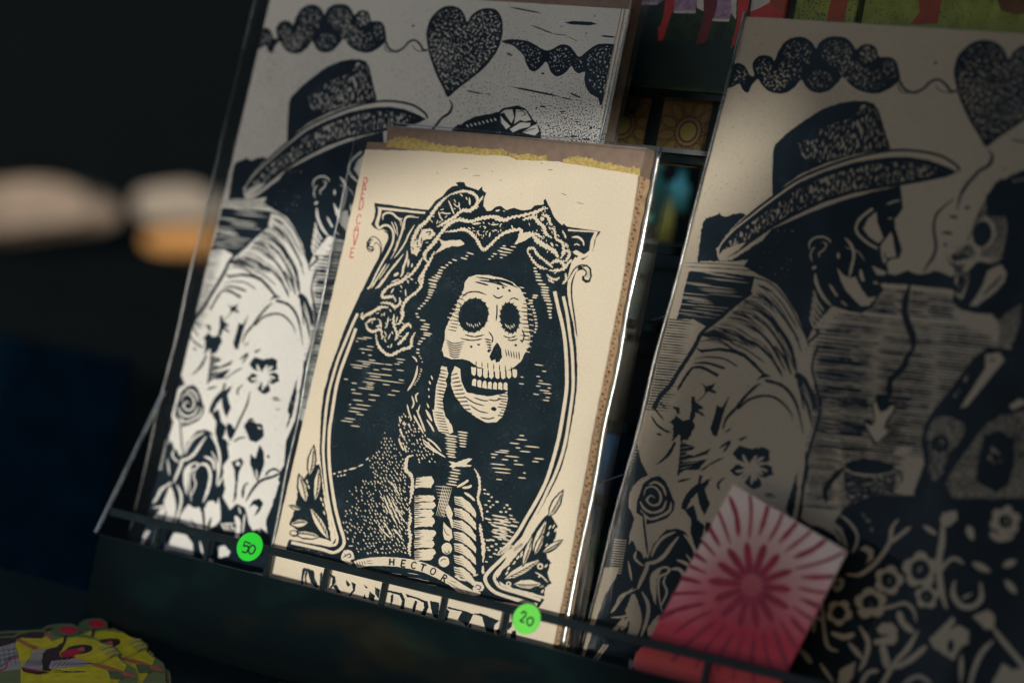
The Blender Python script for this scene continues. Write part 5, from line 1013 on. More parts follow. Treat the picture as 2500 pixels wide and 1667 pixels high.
# ------------------------------------------------------------------ the two large sheets
cp = couple(None)
def big(nm_label, mats, dx, lb, rb, xr, quad_r, beads, extra):
    t = thing('sleeved_print', (dx, 0, ZB), nm_label, 'art print', 'large couple prints')
    y1 = YB(1.287)
    q = [(XB(lb), -.03), (XB(quad_r), -.03), (XB(quad_r + .004), y1), (XB(-.383), y1)]
    out = [(x + dx, y) for x, y in q]
    ex_ = .016 if extra else .03; ty_ = .035 if extra else 0
    bb = [(out[0][0] - .002, 0), (out[1][0] + ex_, 0), (out[2][0] + ex_, y1 + ty_ - .001), (out[3][0] - .002, y1 + ty_ - .001)]
    MB().prism(bb, ZB - .045, ZB - .012).build('backing_board', m_mat, t)
    for k in range(extra):
        MB().prism([(x + (.006 + .012 * k) * (i in (1, 2)), y + .002 * k * (i > 1)) for i, (x, y) in enumerate(out)], ZB - .006 - .0045 * k, ZB - .0035 - .0045 * k).build('spare_sheet', mats['paper'], t)
    MB().prism(deckle(out, .0005, .02, rg), ZB - .003, ZB).build('paper', mats['paper'], t)
    o = ink_object(cp, [mats[k_] for k_ in 'KPSTG'], t, 'block_print', [q[0], q[1], q[2], q[3]], ZB, dx)
    sleeve(t, bb[3][0] - (.030 if extra else -.005), bb[2][0] + .016, 0.0, y1 + (.07 if extra else .006), ZB - .05, ZB + .012, out[0][0] - out[3][0], beads, .0036, (m_edge, m_edge) if extra else (m_mid, m_edge))
    return t
tl = big('white linocut of a couple kissing under a heart, behind the cream skeleton print', MW, 0.0, -.435, .0, 0, .566, (0.8, 0.7), 2)
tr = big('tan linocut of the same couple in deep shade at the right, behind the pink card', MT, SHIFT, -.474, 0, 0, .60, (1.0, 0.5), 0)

# ------------------------------------------------------------------ shelf, rail and posts
ZR = 0.10
sh = thing('display_shelf', (0.4, 0, ZR), 'black lacquered display shelf whose front board runs under the sleeved prints', 'shelf')
y_l = 0.010
def streaked_black():
    m, nt, b = newmat('streaked_black_paint')
    n = tex(nt, 'Noise', 7, 4, mapped(nt, (1, 3.2, 1), (0, 0, .25))); n2 = tex(nt, 'Noise', 11, 3, mapped(nt, (1, 2.4, 1), (0, 0, -.4)))
    c1 = ramp(nt, n.outputs['Fac'], [(0.52, (0.0012, 0.0052, 0.0065)), (0.68, (0.011, 0.010, 0.005))])  # brown and green streaks coloured in for faint reflections
    c2 = ramp(nt, n2.outputs['Fac'], [(0.54, (0, 0, 0)), (0.7, (0.0008, 0.0055, 0.0045))])
    mm = nt.nodes.new('ShaderNodeMix'); mm.data_type = 'RGBA'; mm.blend_type = 'ADD'; mm.inputs[0].default_value = 1
    nt.links.new(c1, mm.inputs[6]); nt.links.new(c2, mm.inputs[7]); nt.links.new(mm.outputs[2], b.inputs['Base Color'])
    setp(b, Roughness=0.5); b.inputs['Specular IOR Level'].default_value = 0.12
    s = tex(nt, 'Noise', 260, 4); bump(nt, b, s.outputs['Fac'], .12, .0004)
    return m
m_streaked = streaked_black()
xl, yb = U(203, 1500, ZR)
MB().box(xl, 2.3, -0.62, y_l, ZR - .015, ZR).build('front_board', m_streaked, sh)
MB().box(xl + .004, 2.29, -.03, -.003, ZB - .3, ZR - .0155).build('shelf_floor', m_black, sh)
MB().tube([(xl, y_l, ZR + .0005), (2.3, y_l, ZR + .0005)], .0022, 8).build('front_edge', m_wire, sh)
rk = thing('wire_rail', (0.4, y_l, ZR), 'black flat rail on short posts holding the sleeved prints on the shelf', 'rack')
yr = 0.0645; hr = 0.0078
MB().box(U(268, 1245, ZR)[0], 2.3, yr - hr, yr + hr, ZR - .006, ZR - .002).build('rail', m_wire, rk)
MB().tube([(U(268, 1245, ZR)[0], yr + hr, ZR - .002), (2.3, yr + hr, ZR - .002)], .0016, 6).build('rail_lip', m_wire, rk)
for px, py in ((792, 1420), (932, 1462), (1078, 1500), (1229, 1540), (1722, 1645)):
    x = U(px, py, ZR - .007)[0]
    MB().box(x - .0055, x + .0055, y_l - .01, yr - hr - .0005, ZR - .0125, ZR - .0045).build('post', m_wire, rk)
for x in (U(1722, 1645, ZR)[0] + .17, U(1722, 1645, ZR)[0] + .34, U(645, 1385, ZR)[0], U(500, 1340, ZR)[0], U(380, 1300, ZR)[0]):
    MB().box(x - .0045, x + .0045, y_l - .01, yr - hr - .0005, ZR - .0145, ZR - .0045).build('post', m_wire, rk)
a0, a1 = U(234, 1300, ZR), U(400, 955, -.02)
MB().tube([(a0[0], a0[1], ZR), (a0[0] + (a1[0] - a0[0]) * .5, a0[1] + (a1[1] - a0[1]) * .5, ZR * .5 - .01), (a1[0], a1[1], -.02)], .0042, 8).build('side_arm', m_bead, rk)
MB().tube([(*U(393, 1265, .03), .03), (*U(372, 1330, .06), .06)], .003, 8).build('side_arm', m_bead, rk)  # short sleeve edge of the left print, not an arm of the rail

# ------------------------------------------------------------------ price stickers on the rail
def sticker(cx, cy, a, b, mat, txt, lab, rot):
    t = thing('price_sticker', (*U(cx, cy, ZR), ZR + .001), lab, 'price sticker', 'round green price stickers')
    pts = []
    for i in range(40):
        th = 2 * math.pi * i / 40; x = a * math.cos(th); y = b * math.sin(th)
        pts.append(U(cx + x * math.cos(rot) - y * math.sin(rot), cy + x * math.sin(rot) + y * math.cos(rot), ZR + .002))
    MB().prism(list(reversed(pts)), ZR - .0005, ZR + .002).build('paper_disc', mat, t)
    A = Art(['K']); A.view(0, 0, 1, ZR + .002)
    for q in txt: A.st(q, 4.2, 'K', 0, .1, len(q) > 3)
    A.v = [(x, y, z + ZR + .0021) for x, y, z in A.v]
    mesh('price_digits', A.v, A.f, [m_pen], t, A.m)
c7 = lambda L_: [[(200 + x * .2551, 1050 + y * .2551) for x, y in q] for q in L_]
c8 = lambda L_: [[(1050 + x * .2232, 1300 + y * .2232) for x, y in q] for q in L_]
sticker(609, 1334, 30, 36, m_green2, c7([[(1615, 1085), (1560, 1062), (1548, 1110)], [(1548, 1110), (1585, 1105), (1592, 1135), (1570, 1168), (1530, 1158)], [(1640, 1095), (1608, 1115), (1596, 1155), (1615, 1182), (1645, 1165), (1660, 1125), (1640, 1095)]]), 'deep green round sticker marked 50 on the rail below the white print', .45)
sticker(1285, 1510, 33, 38, m_green, c8([[(1000, 885), (1022, 860), (1048, 876), (1038, 912), (984, 962)], [(982, 960), (1032, 980)], [(1105, 922), (1068, 940), (1062, 985), (1090, 1015), (1122, 985), (1128, 945), (1105, 922)]]), 'bright green round sticker marked 20 on the rail below the cream skeleton print', .35)

# ------------------------------------------------------------------ pink tie-dye card tucked behind the rail
ZC = 0.055
def tiedye():
    m, nt, b = newmat('tie_dye_card')
    tc = nt.nodes.new('ShaderNodeTexCoord'); sp = nt.nodes.new('ShaderNodeSeparateXYZ'); nt.links.new(tc.outputs['Object'], sp.inputs[0])
    n = tex(nt, 'Noise', 22, 4); a = nt.nodes.new('ShaderNodeMath'); a.operation = 'MULTIPLY_ADD'; a.inputs[1].default_value = .05
    nt.links.new(n.outputs['Fac'], a.inputs[0]); nt.links.new(sp.outputs['Y'], a.inputs[2])
    mr = nt.nodes.new('ShaderNodeMapRange'); mr.inputs['From Min'].default_value = -.035; mr.inputs['From Max'].default_value = .115; nt.links.new(a.outputs[0], mr.inputs['Value'])
    c = ramp(nt, mr.outputs[0], [(0.1, (0.60, 0.15, 0.20)), (0.27, (0.60, 0.10, 0.10)), (0.45, (0.66, 0.075, 0.13)), (0.62, (0.80, 0.30, 0.36)), (0.78, (0.86, 0.74, 0.72))])
    d = nt.nodes.new('ShaderNodeVectorMath'); d.operation = 'DISTANCE'; nt.links.new(tc.outputs['Object'], d.inputs[0])
    c0, c1 = U(1835, 1428, .055), U(1760, 1580, .055); d.inputs[1].default_value = ((c0[0] - c1[0]) * H, (c0[1] - c1[1]) * H, 0)
    g = ramp(nt, d.outputs['Value'], [(.006, (.75, .75, .75)), (.050, (0, 0, 0))])
    c = mix(nt, g, c, (0.42, 0.025, 0.07))
    nt.links.new(c, b.inputs['Base Color']); setp(b, Roughness=0.7); b.inputs['Specular IOR Level'].default_value = .15
    return m
m_td = tiedye(); m_crim = plain('crimson_dye', (0.36, 0.025, 0.07), .6, .2, 100)
cd = thing('postcard', (*U(1760, 1580, ZC), ZC), 'pink and white tie-dye postcard with a starburst, tilted behind the rail before the tan print', 'postcard')
cdq = [U(x, y, ZC) for x, y in ((1790, 1182), (2068, 1345), (1905, 1672), (1880, 1720), (1545, 1660), (1552, 1594), (1580, 1568))]
MB().prism(list(reversed(cdq)), ZC - .004, ZC).build('card', m_td, cd)
A = Art(['K']); A.view(0, 0, 1, ZC); cx_, cy_ = 1835, 1428
for i in range(14):
    th = 2 * math.pi * i / 14 + .1; e = (1.0, 1.0)
    A.st([(cx_ + 24 * math.cos(th), cy_ + 26 * math.sin(th)), (cx_ + 62 * math.cos(th), cy_ + 66 * math.sin(th)), (cx_ + (96 + 10 * (i % 2)) * math.cos(th), cy_ + 106 * math.sin(th))], 18, 'K', 1)
for i in range(30):
    th = 2 * math.pi * i / 30 + .05; r0_, r1_ = 112 + 10 * (i % 2), 225 + 30 * (i % 3)
    A.st([(cx_ + r0_ * math.cos(th), cy_ + r0_ * math.sin(th)), (cx_ + (r0_ + r1_) / 2 * math.cos(th + .05), cy_ + (r0_ + r1_) / 2 * math.sin(th + .05)), (cx_ + r1_ * math.cos(th + .02), cy_ + r1_ * math.sin(th + .02))], 8 + 4 * (i % 2), 'K', 1)
cqi = [cdq[5], cdq[3], cdq[1], cdq[0]]
q4 = [U(1560, 1590, ZC), U(1895, 1690, ZC), U(2066, 1346, ZC), U(1791, 1184, ZC)]
ink_object(A, [m_crim], cd, 'dye_rays', q4, ZC + .0002)

# ------------------------------------------------------------------ behind: wire grid, small tiles, colour prints
ZG = -0.30
gr = thing('wire_grid', (0.6, 0.6, ZG), 'black wire grid panel standing behind the prints', 'grid panel')
for px, py in ((1605, 230), (1300, 230), (2100, 230), (1755, 240)):
    x, y = U(px, py, ZG)
    MB().box(x - .011, x + .011, -.25, 2.2, ZG - .01, ZG).build('upright_wire', m_wire, gr)
for px, py, h in ((1640, 385, .010), (1640, 612, .009), (1560, 793, .010), (1530, 1046, .012), (1500, 1228, .012), (1470, 1460, .012)):
    x, y = U(px, py, ZG + .012)
    MB().box(-.5, 2.6, y - h, y + h, ZG + .0005, ZG + .012).build('cross_wire', m_wire, gr)
x, y = U(1605, 218, ZG + .03)
MB().box(-.5, 2.6, y - .017, y + .017, ZG + .013, ZG + .04).build('pocket_lip', m_black, gr)
x, y = U(1640, 366, ZG + .04)
mb = MB(); mb.box(.2, 1.2, y - .007, y + .003, ZG + .013, ZG + .045); mb.build('pocket_lip', plain('grey_plastic', (.10, .12, .13), .3, .1), gr)
for (xa, ya, xb, yb_) in ((1590, 782, 1640, 770), (1455, 1182, 1532, 1157)):
    MB().tube([(*U(xa, ya, ZG + .08), ZG + .08), (*U(xb, yb_, ZG + .02), ZG + .02)], .003, 8).build('hook', m_bead, gr)

def cut_tile(px, py, s, lab):
    z = ZG - .02; c = U(px, py, z)
    t = thing('picture_tile', (*c, z), lab, 'tile', 'flower picture tiles on the grid')
    f = lambda x, y: (c[0] + x * s, c[1] + y * s)
    MB().prism([f(-1, -1.02), f(1, -1.02), f(1, 1.3), f(-1, 1.3)], z - .01, z).build('tile', tm[0], t)
    A = Art(['K', 'P', 'Y', 'O']); A.fn = f
    for i in range(12):
        th = 2 * math.pi * i / 12 + .2; d = .74
        x, y = d * math.cos(th), d * math.sin(th)
        A.ell(x, y, .30, .17, th, 'K', 0); A.ell(x, y, .265, .135, th, 'P', 0)
    for i in range(9):
        A.ell(-.9 + i * .23, 1.12 + .04 * (i % 2), .13, .10, .4 * i, 'K', 0); A.ell(-.9 + i * .23, 1.12 + .04 * (i % 2), .10, .075, .4 * i, 'O', 0)
    A.ell(0, 0, .46, .46, 0, 'K', 0, 36); A.ell(0, 0, .42, .42, 0, 'O', 0, 36); A.ell(0, 0, .33, .33, 0, 'K', 0, 36); A.ell(0, 0, .27, .27, 0, 'Y', 0, 30)
    ink_object(A, [tm[1], tm[2], tm[3], tm[4]], t, 'flower_picture', [f(-.98, -1), f(.98, -1), f(.98, 1.28), f(-.98, 1.28)], z + .0002)
tm = [plain('tile_ground', (.10, .072, .025), .6, .3, 30), plain('tile_line', (.028, .018, .010), .6, .2), plain('tile_petal', (.115, .085, .028), .6, .35, 25), plain('tile_heart', (.135, .125, .03), .6, .2, 40), plain('tile_orange', (.14, .08, .042), .6, .3, 30)]
cut_tile(1520, 305, .073, 'ochre flower tile seen beside the upper right corner of the cream print')
cut_tile(1680, 322, .073, 'ochre flower tile between the grid wire and the tan print')

# colour print with red legs over grass, upper middle
zc = ZG + .05
lg = thing('sleeved_print', (*U(1650, 210, zc), zc), 'dark green print with red legs and lilac skirts, above the flower tiles', 'art print')
def grass():
    m, nt, b = newmat('printed_grass')
    n = tex(nt, 'Noise', 90, 5); n2 = tex(nt, 'Noise', 14, 3)
    c = ramp(nt, n.outputs['Fac'], [(0.35, (.006, .022, .010)), (0.6, (.035, .060, .010)), (.75, (.07, .085, .015))])
    d = ramp(nt, n2.outputs['Fac'], [(0.35, (.25, .5, .5)), (0.65, (1, 1, 1))])
    mm = nt.nodes.new('ShaderNodeMix'); mm.data_type = 'RGBA'; mm.blend_type = 'MULTIPLY'; mm.inputs[0].default_value = 1
    nt.links.new(c, mm.inputs[6]); nt.links.new(d, mm.inputs[7]); nt.links.new(mm.outputs[2], b.inputs['Base Color']); setp(b, Roughness=.5)
    return m
m_grass = grass(); m_pond = plain('printed_dark_pond', (.004, .018, .014), .5, .4, 60)
m_rl = plain('printed_red', (.42, .035, .03), .5, .15, 80); m_dr = plain('printed_dark_red', (.12, .018, .022), .5, .3, 80); m_li = plain('printed_lilac', (.30, .20, .32), .6, .5, 180); m_wh = plain('printed_white', (.50, .48, .44), .6, .2, 100)
q = [U(1500, 214, zc), U(1792, 232, zc), (U(1792, 232, zc)[0], 1.95), (U(1500, 214, zc)[0], 1.95)]; q[0] = (q[0][0] - .1, q[1][1]); q[3] = (q[0][0], 1.95)
MB().prism(q, zc - .008, zc).build('sheet', m_grass, lg)
A = Art(['R', 'D', 'L', 'W', 'N']); A.view(1450, 0, .2551, zc)
A.poly([(200, 380), (340, 360), (600, 400), (900, 380), (1340, 400), (1340, 870), (150, 800)], 'N', 12, 40)
A.poly([(420, -400), (680, -400), (680, 0), (610, 45), (420, 45)], 'L', 3, 30); A.poly([(420, 25), (608, 22), (606, 50), (425, 48)], 'W', 3, 20)
A.poly([(690, -300), (780, -300), (775, 60), (720, 200), (660, 390), (615, 395), (612, 270), (650, 220), (680, 60)], 'R', 3, 30)
A.poly([(790, -300), (1000, -300), (975, 130), (765, 130), (775, 0)], 'L', 3, 30); A.poly([(765, 105), (975, 105), (970, 132), (765, 130)], 'W', 2, 20); A.poly([(1000, -300), (1060, -300), (1050, 110), (985, 80)], 'W', 3, 30)
A.poly([(1060, -300), (1190, -300), (1185, 60), (1120, 250), (1060, 420), (975, 425), (1030, 250), (1055, 80)], 'D', 4, 30)
A.poly([(1195, -300), (1360, -300), (1300, 205), (1140, 200), (1180, 60)], 'L', 3, 30); A.poly([(1135, 180), (1300, 185), (1295, 210), (1135, 205)], 'W', 2, 20); A.poly([(1340, -300), (1380, -300), (1360, 190), (1310, 120)], 'W', 3, 30)
A.poly([(1385, -300), (1510, -300), (1490, 60), (1400, 250), (1350, 420), (1310, 480), (1330, 380), (1370, 220)], 'R', 3, 30)
ink_object(A, [m_rl, m_dr, m_li, m_wh, m_pond], lg, 'printed_figures', [(q[0][0], q[0][1]), q[1], q[2], q[3]], zc + .0002)

m_gf = plain('printed_leaf_green', (.22, .26, .045), .6, .3, 60); m_or = plain('printed_rust', (.28, .055, .022), .6, .2, 60); m_dot = plain('printed_dot', (.012, .022, .010), .6, .1)
m_pinkish = plain('printed_rose', (.42, .03, .05), .6, .2, 60); m_brn = plain('printed_brown', (.10, .05, .02), .7, .4, 40)
def upper(x0, x1, z, lab, shapes, gm, left_band=None):
    t = thing('sleeved_print', (*U((x0 + x1) / 2, 0, z), z), lab, 'art print', 'colour prints along the top')
    a, b = U(x0, 0, z)[0], U(x1, 0, z)[0]; yb_ = U((x0 + x1) / 2, 75, z)[1]
    MB().prism([(a, yb_), (b, yb_), (b, 1.9), (a, 1.9)], z - .01, z).build('sheet', gm, t)
    A = Art(['R', 'D', 'W', 'B']); A.view(0, 0, 1, z); r = random.Random(int(x0))
    for k, p in shapes: A.poly(p, k, 1.5, 20, False)
    if gm is m_gf:
        n = 0
        while n < 260:
            x, y = r.uniform(x0 + 4, x1 - 4), r.uniform(-60, 60)
            if any(inside((x, y), p) for k, p in shapes): continue
            A.dash(x, y, 1.0 + r.uniform(-.3, .3), r.uniform(2, 5), r.uniform(1.4, 2.6), 'D'); n += 1
    ink_object(A, [m_or, m_dot, m_wh, m_brn], t, 'printed_shapes', [(a, yb_), (b, yb_), (b, 1.88), (a, 1.88)], z + .0002)
    for s_ in (a, b): MB().tube([(s_, yb_, z + .003), (s_, 1.9, z + .003)], .003, 6).build('welded_edge', m_edge, t, smooth=True)
zu = ZG + .05
upper(1835, 1925, zu, 'narrow print with a white hem and red shape, left of the lime prints', [('W', [(1830, -100), (1900, -100), (1880, 8), (1832, 30)]), ('R', [(1886, -80), (1922, -80), (1918, 28), (1882, 22)])], m_rl)
upper(1945, 2098, zu + .002, 'narrower speckled lime print with one rust upright, at the top edge', [('R', [(2026, -100), (2078, -100), (2072, 0), (2060, 60), (2018, 60), (2028, 0)])], m_gf)
upper(2112, 2600, zu + .006, 'wide speckled lime print with a rust band and brown disc, upper right corner', [('R', [(2240, -100), (2306, -100), (2300, 0), (2288, 60), (2225, 60), (2243, 30), (2244, 0)]), ('B', [(2425, -30), (2500, -60), (2560, -20), (2540, 25), (2480, 38), (2445, 25)])], m_gf)

# things beyond the grid, far out of focus
def block(name, px0, py0, px1, py1, z, th, mat, lab, cat, rough_r=0.0, grp=None):
    a = U(px0, py1, z); b = U(px1, py0, z)
    x0, x1 = sorted((a[0], b[0])); y0, y1 = sorted((a[1], b[1]))
    t = thing(name, ((x0 + x1) / 2, y0, z), lab, cat, grp)
    n = 5; r = min(x1 - x0, y1 - y0) * rough_r
    pts = []
    for cx, cy, a0_ in ((x1 - r, y1 - r, 0), (x0 + r, y1 - r, 90), (x0 + r, y0 + r, 180), (x1 - r, y0 + r, 270)):
        for k in range(n): th_ = math.radians(a0_ + 90 * k / (n - 1)); pts.append((cx + r * math.cos(th_), cy + r * math.sin(th_)))
    if r == 0: pts = [(x0, y0), (x1, y0), (x1, y1), (x0, y1)]
    return t, pts, (x0, x1, y0, y1)
def bottle(px, py0, py1, w_, z, mat, capm, lab):  # bottle shapes in bright paint, standing in for blurred spots of light
    x, y1 = U(px, py0, z); y0 = U(px, py1, z)[1]; h = y1 - y0; t = thing('bokeh_bottle', (x, y0, z), lab, 'bottle', 'bottle shapes for blurred lights beyond the grid')
    prof = [(0, 0), (w_, 0), (w_, .55), (w_ * .9, .66), (w_ * .35, .78), (w_ * .35, .9)]
    def lathe(pf):
        V = []; F = []; n = 20
        for r, v_ in pf:
            for k in range(n): V.append((x + r * math.cos(2 * math.pi * k / n), y0 + v_ * h, z + r * math.sin(2 * math.pi * k / n)))
        for j in range(len(pf) - 1):
            for k in range(n): F.append((j * n + k, (j + 1) * n + k, (j + 1) * n + (k + 1) % n, j * n + (k + 1) % n))
        return V, F
    V, F = lathe(prof); mesh('glass_body', V, F, mat, t, smooth=True)
    V, F = lathe([(w_ * .42, .9), (w_ * .42, 1.0), (0, 1.0)]); mesh('cap', V, F, capm, t, smooth=True)
m_teal = plain('teal_glass', (.04, .55, .50), .25, .3, 12); m_cy = plain('cyan_label', (.2, .8, .85), .4, .2); m_yel = plain('yellow_label', (.95, .80, .20), .4, .2)
m_nv = plain('navy_plastic', (.01, .10, .24), .4, .3, 20); m_gn = plain('green_plastic', (.01, .35, .16), .4, .3, 20); m_gy = plain('grey_green_cloth', (.10, .14, .13), .8, .4, 8); m_br = plain('brown_crate', (.08, .078, .066), .8, .4, 10); m_pu = plain('plum_cloth', (.12, .05, .10), .8, .4, 10)
bottle(1612, 395, 545, .030, -1.2, m_teal, m_cy, 'teal bottle shape standing in for a blurred light in the gap right of the cream print')
bottle(1640, 470, 600, .022, -1.5, m_yel, m_teal, 'yellow bottle shape standing in for a blurred light in the gap right of the cream print')
bottle(1668, 415, 520, .030, -1.6, m_cy, m_teal, 'pale cyan bottle shape standing in for a blurred light against the edge of the tan print')
def boxthing(name, px0, py0, px1, py1, z, th, mat, lab, cat, lidm=None, part='panel'):
    t, pts, bb = block(name, px0, py0, px1, py1, z, th, mat, lab, cat, .08)
    MB().prism(pts, z - th, z).build(part, mat, t)
    x0, x1, y0, y1 = bb
    MB().box(x0 - .01, x1 + .01, y1 - .05, y1 + .01, z - th - .01, z + .01).build('rim', lidm or mat, t)
    return t
boxthing('storage_crate', 1420, 620, 1760, 830, -.9, .5, m_gy, 'grey green crate behind the grid beside the cream print', 'crate')
boxthing('storage_crate', 1350, 815, 1620, 1060, -.7, .4, m_br, 'dull brown crate behind the grid, below the grey green one', 'crate')
boxthing('storage_crate', 1560, 808, 1700, 990, -.75, .3, m_pu, 'plum coloured crate behind the grid at the edge of the tan print', 'crate')
boxthing('storage_crate', 1330, 1080, 1620, 1215, -.55, .3, m_nv, 'navy blue crate low behind the grid between the two right-hand prints', 'crate')
boxthing('storage_crate', 1330, 1235, 1600, 1640, -.6, .3, plain('blue_grey_plastic', (.03, .13, .20), .4, .6, 18), 'blue grey crate lowest behind the grid', 'crate')
g1 = boxthing('storage_tin', 1446, 1335, 1486, 1400, -.5, .1, m_gn, 'small green tin in front of the lowest blue grey crate', 'tin')

# blue cloth at the left, behind the shelf end
def drape(px0, py0, px1, py1, z, mat, lab, amp=.03):
    a = U(px0, py0, z); b = U(px1, py1, z)
    t = thing('hanging_cloth', ((a[0] + b[0]) / 2, b[1], z), lab, 'cloth')
    V = []; F = []; n, m = 40, 14
    for j in range(m + 1):
        for i in range(n + 1):
            u = i / n; v_ = j / m; x = a[0] + (b[0] - a[0]) * u + .05 * v_; y = a[1] + (b[1] - a[1]) * v_
            V.append((x, y, z + amp * math.sin(u * 17 + v_ * 1.5) * (.4 + .6 * v_)))
    k = len(V); V += [(x, y, z_ - .01) for x, y, z_ in V]
    for j in range(m):
        for i in range(n):
            q_ = (j * (n + 1) + i, (j + 1) * (n + 1) + i, (j + 1) * (n + 1) + i + 1, j * (n + 1) + i + 1); F.append(q_); F.append(tuple(c + k for c in q_[::-1]))
    mesh('cloth', V, F, mat, t, smooth=True)
drape(-400, 740, 105, 1900, -2.2, plain('navy_canvas', (.0004, .0085, .022), .9, .3, 30, spec=.04), 'dark navy cloth hanging at the left edge beside the shelf')

# far sunlit cloths standing in for blurred bright patches, beyond everything
ZF = -9.0
m_aw = plain('cream_canvas', (.24, .19, .15), .9, .7, 2.2); m_ob = plain('orange_canvas', (.46, .23, .07), .9, .4, 3); m_aw2 = plain('white_canvas', (.28, .24, .20), .9, .6, 3)
FARQ = []
def far_cloth(quad, mat, lab, grp='sunlit cloths far behind'):
    pts = [U(x, y, ZF) for x, y in quad]; FARQ.append(pts)
    (ax, ay), (bx, by), (cx, cy), (dx, dy) = pts; base0 = pts; pts = []
    for i in range(36):                                  # a soft, sagging outline inside the four corners
        th = 2 * math.pi * i / 36; u = .5 + .5 * math.copysign(abs(math.cos(th)) ** .7, math.cos(th)); v_ = .5 - .5 * math.copysign(abs(math.sin(th)) ** .7, math.sin(th)); v_ += .05 * math.sin(u * 7)
        pts.append((ax * (1 - u) * (1 - v_) + bx * u * (1 - v_) + cx * u * v_ + dx * (1 - u) * v_, ay * (1 - u) * (1 - v_) + by * u * (1 - v_) + cy * u * v_ + dy * (1 - u) * v_))
    pts = pts[::-1]
    t = thing('canvas_cloth', (*pts[0], ZF), lab, 'cloth', grp)
    print('FARZ', W(*pts[0], ZF))
    MB().prism(pts, ZF - .3, ZF).build('canvas', mat, t)
    a, b = base0[0], base0[1]
    MB().tube([(a[0], a[1] - .02, ZF - .1), (b[0], b[1] - .02, ZF - .1)], .02, 8).build('cord', m_black, t)
far_cloth([(-160, 450), (215, 440), (225, 550), (-160, 575)], m_aw, 'cream canvas in the sun far behind at the left edge')
far_cloth([(330, 450), (520, 455), (520, 545), (325, 540)], m_aw2, 'whitish canvas in the sun far behind, just left of the white print')
far_cloth([(350, 558), (540, 558), (540, 618), (350, 612)], m_ob, 'orange canvas in the sun far behind, under the whitish one')


# ------------------------------------------------------------------ table with die-cut stickers, lower left
y_t, z_t = U(203, 1512, ZR)[1], ZR
TW = W(0, y_t, z_t)                                          # height of the table top
def table_xy(px, py):
    a, b = (px - 1250) / FP, (py - 833.5) / FP
    v_ = M.to_3x3() @ Vector([RM[0][i] * a + RM[1][i] * b + RM[2][i] for i in range(3)]); c = W(*CAMP)
    k = (TW.z - c.z) / v_.z
    return ((c.x + v_.x * k) / H, (c.y + v_.y * k) / H)
tb = bpy.data.objects.new('stall_table', None); C.objects.link(tb); tb.matrix_world = Matrix.Translation((0, 0, TW.z - .03)); tb['base'] = [0, 0, 0]
tag(tb, 'black painted table top in front of the shelf, under the yellow stickers', 'table')
tpts = [(-1.6, 1.2), (-1.6, -2.2), (3.0, -2.2), (3.0, 1.2)]
me = MB(); me.box(-1.3, 2.6, -1.9, -.02, 0, .085); me.build('table_top', m_black, tb)
for x, y in ((-1.2, -1.8), (2.5, -1.8), (-1.2, -.1), (2.5, -.1)):
    m2 = MB(); m2.box(x - .06, x + .06, y - .06, y + .06, -(TW.z - .03) / H, -.001); m2.build('leg', m_black, tb)

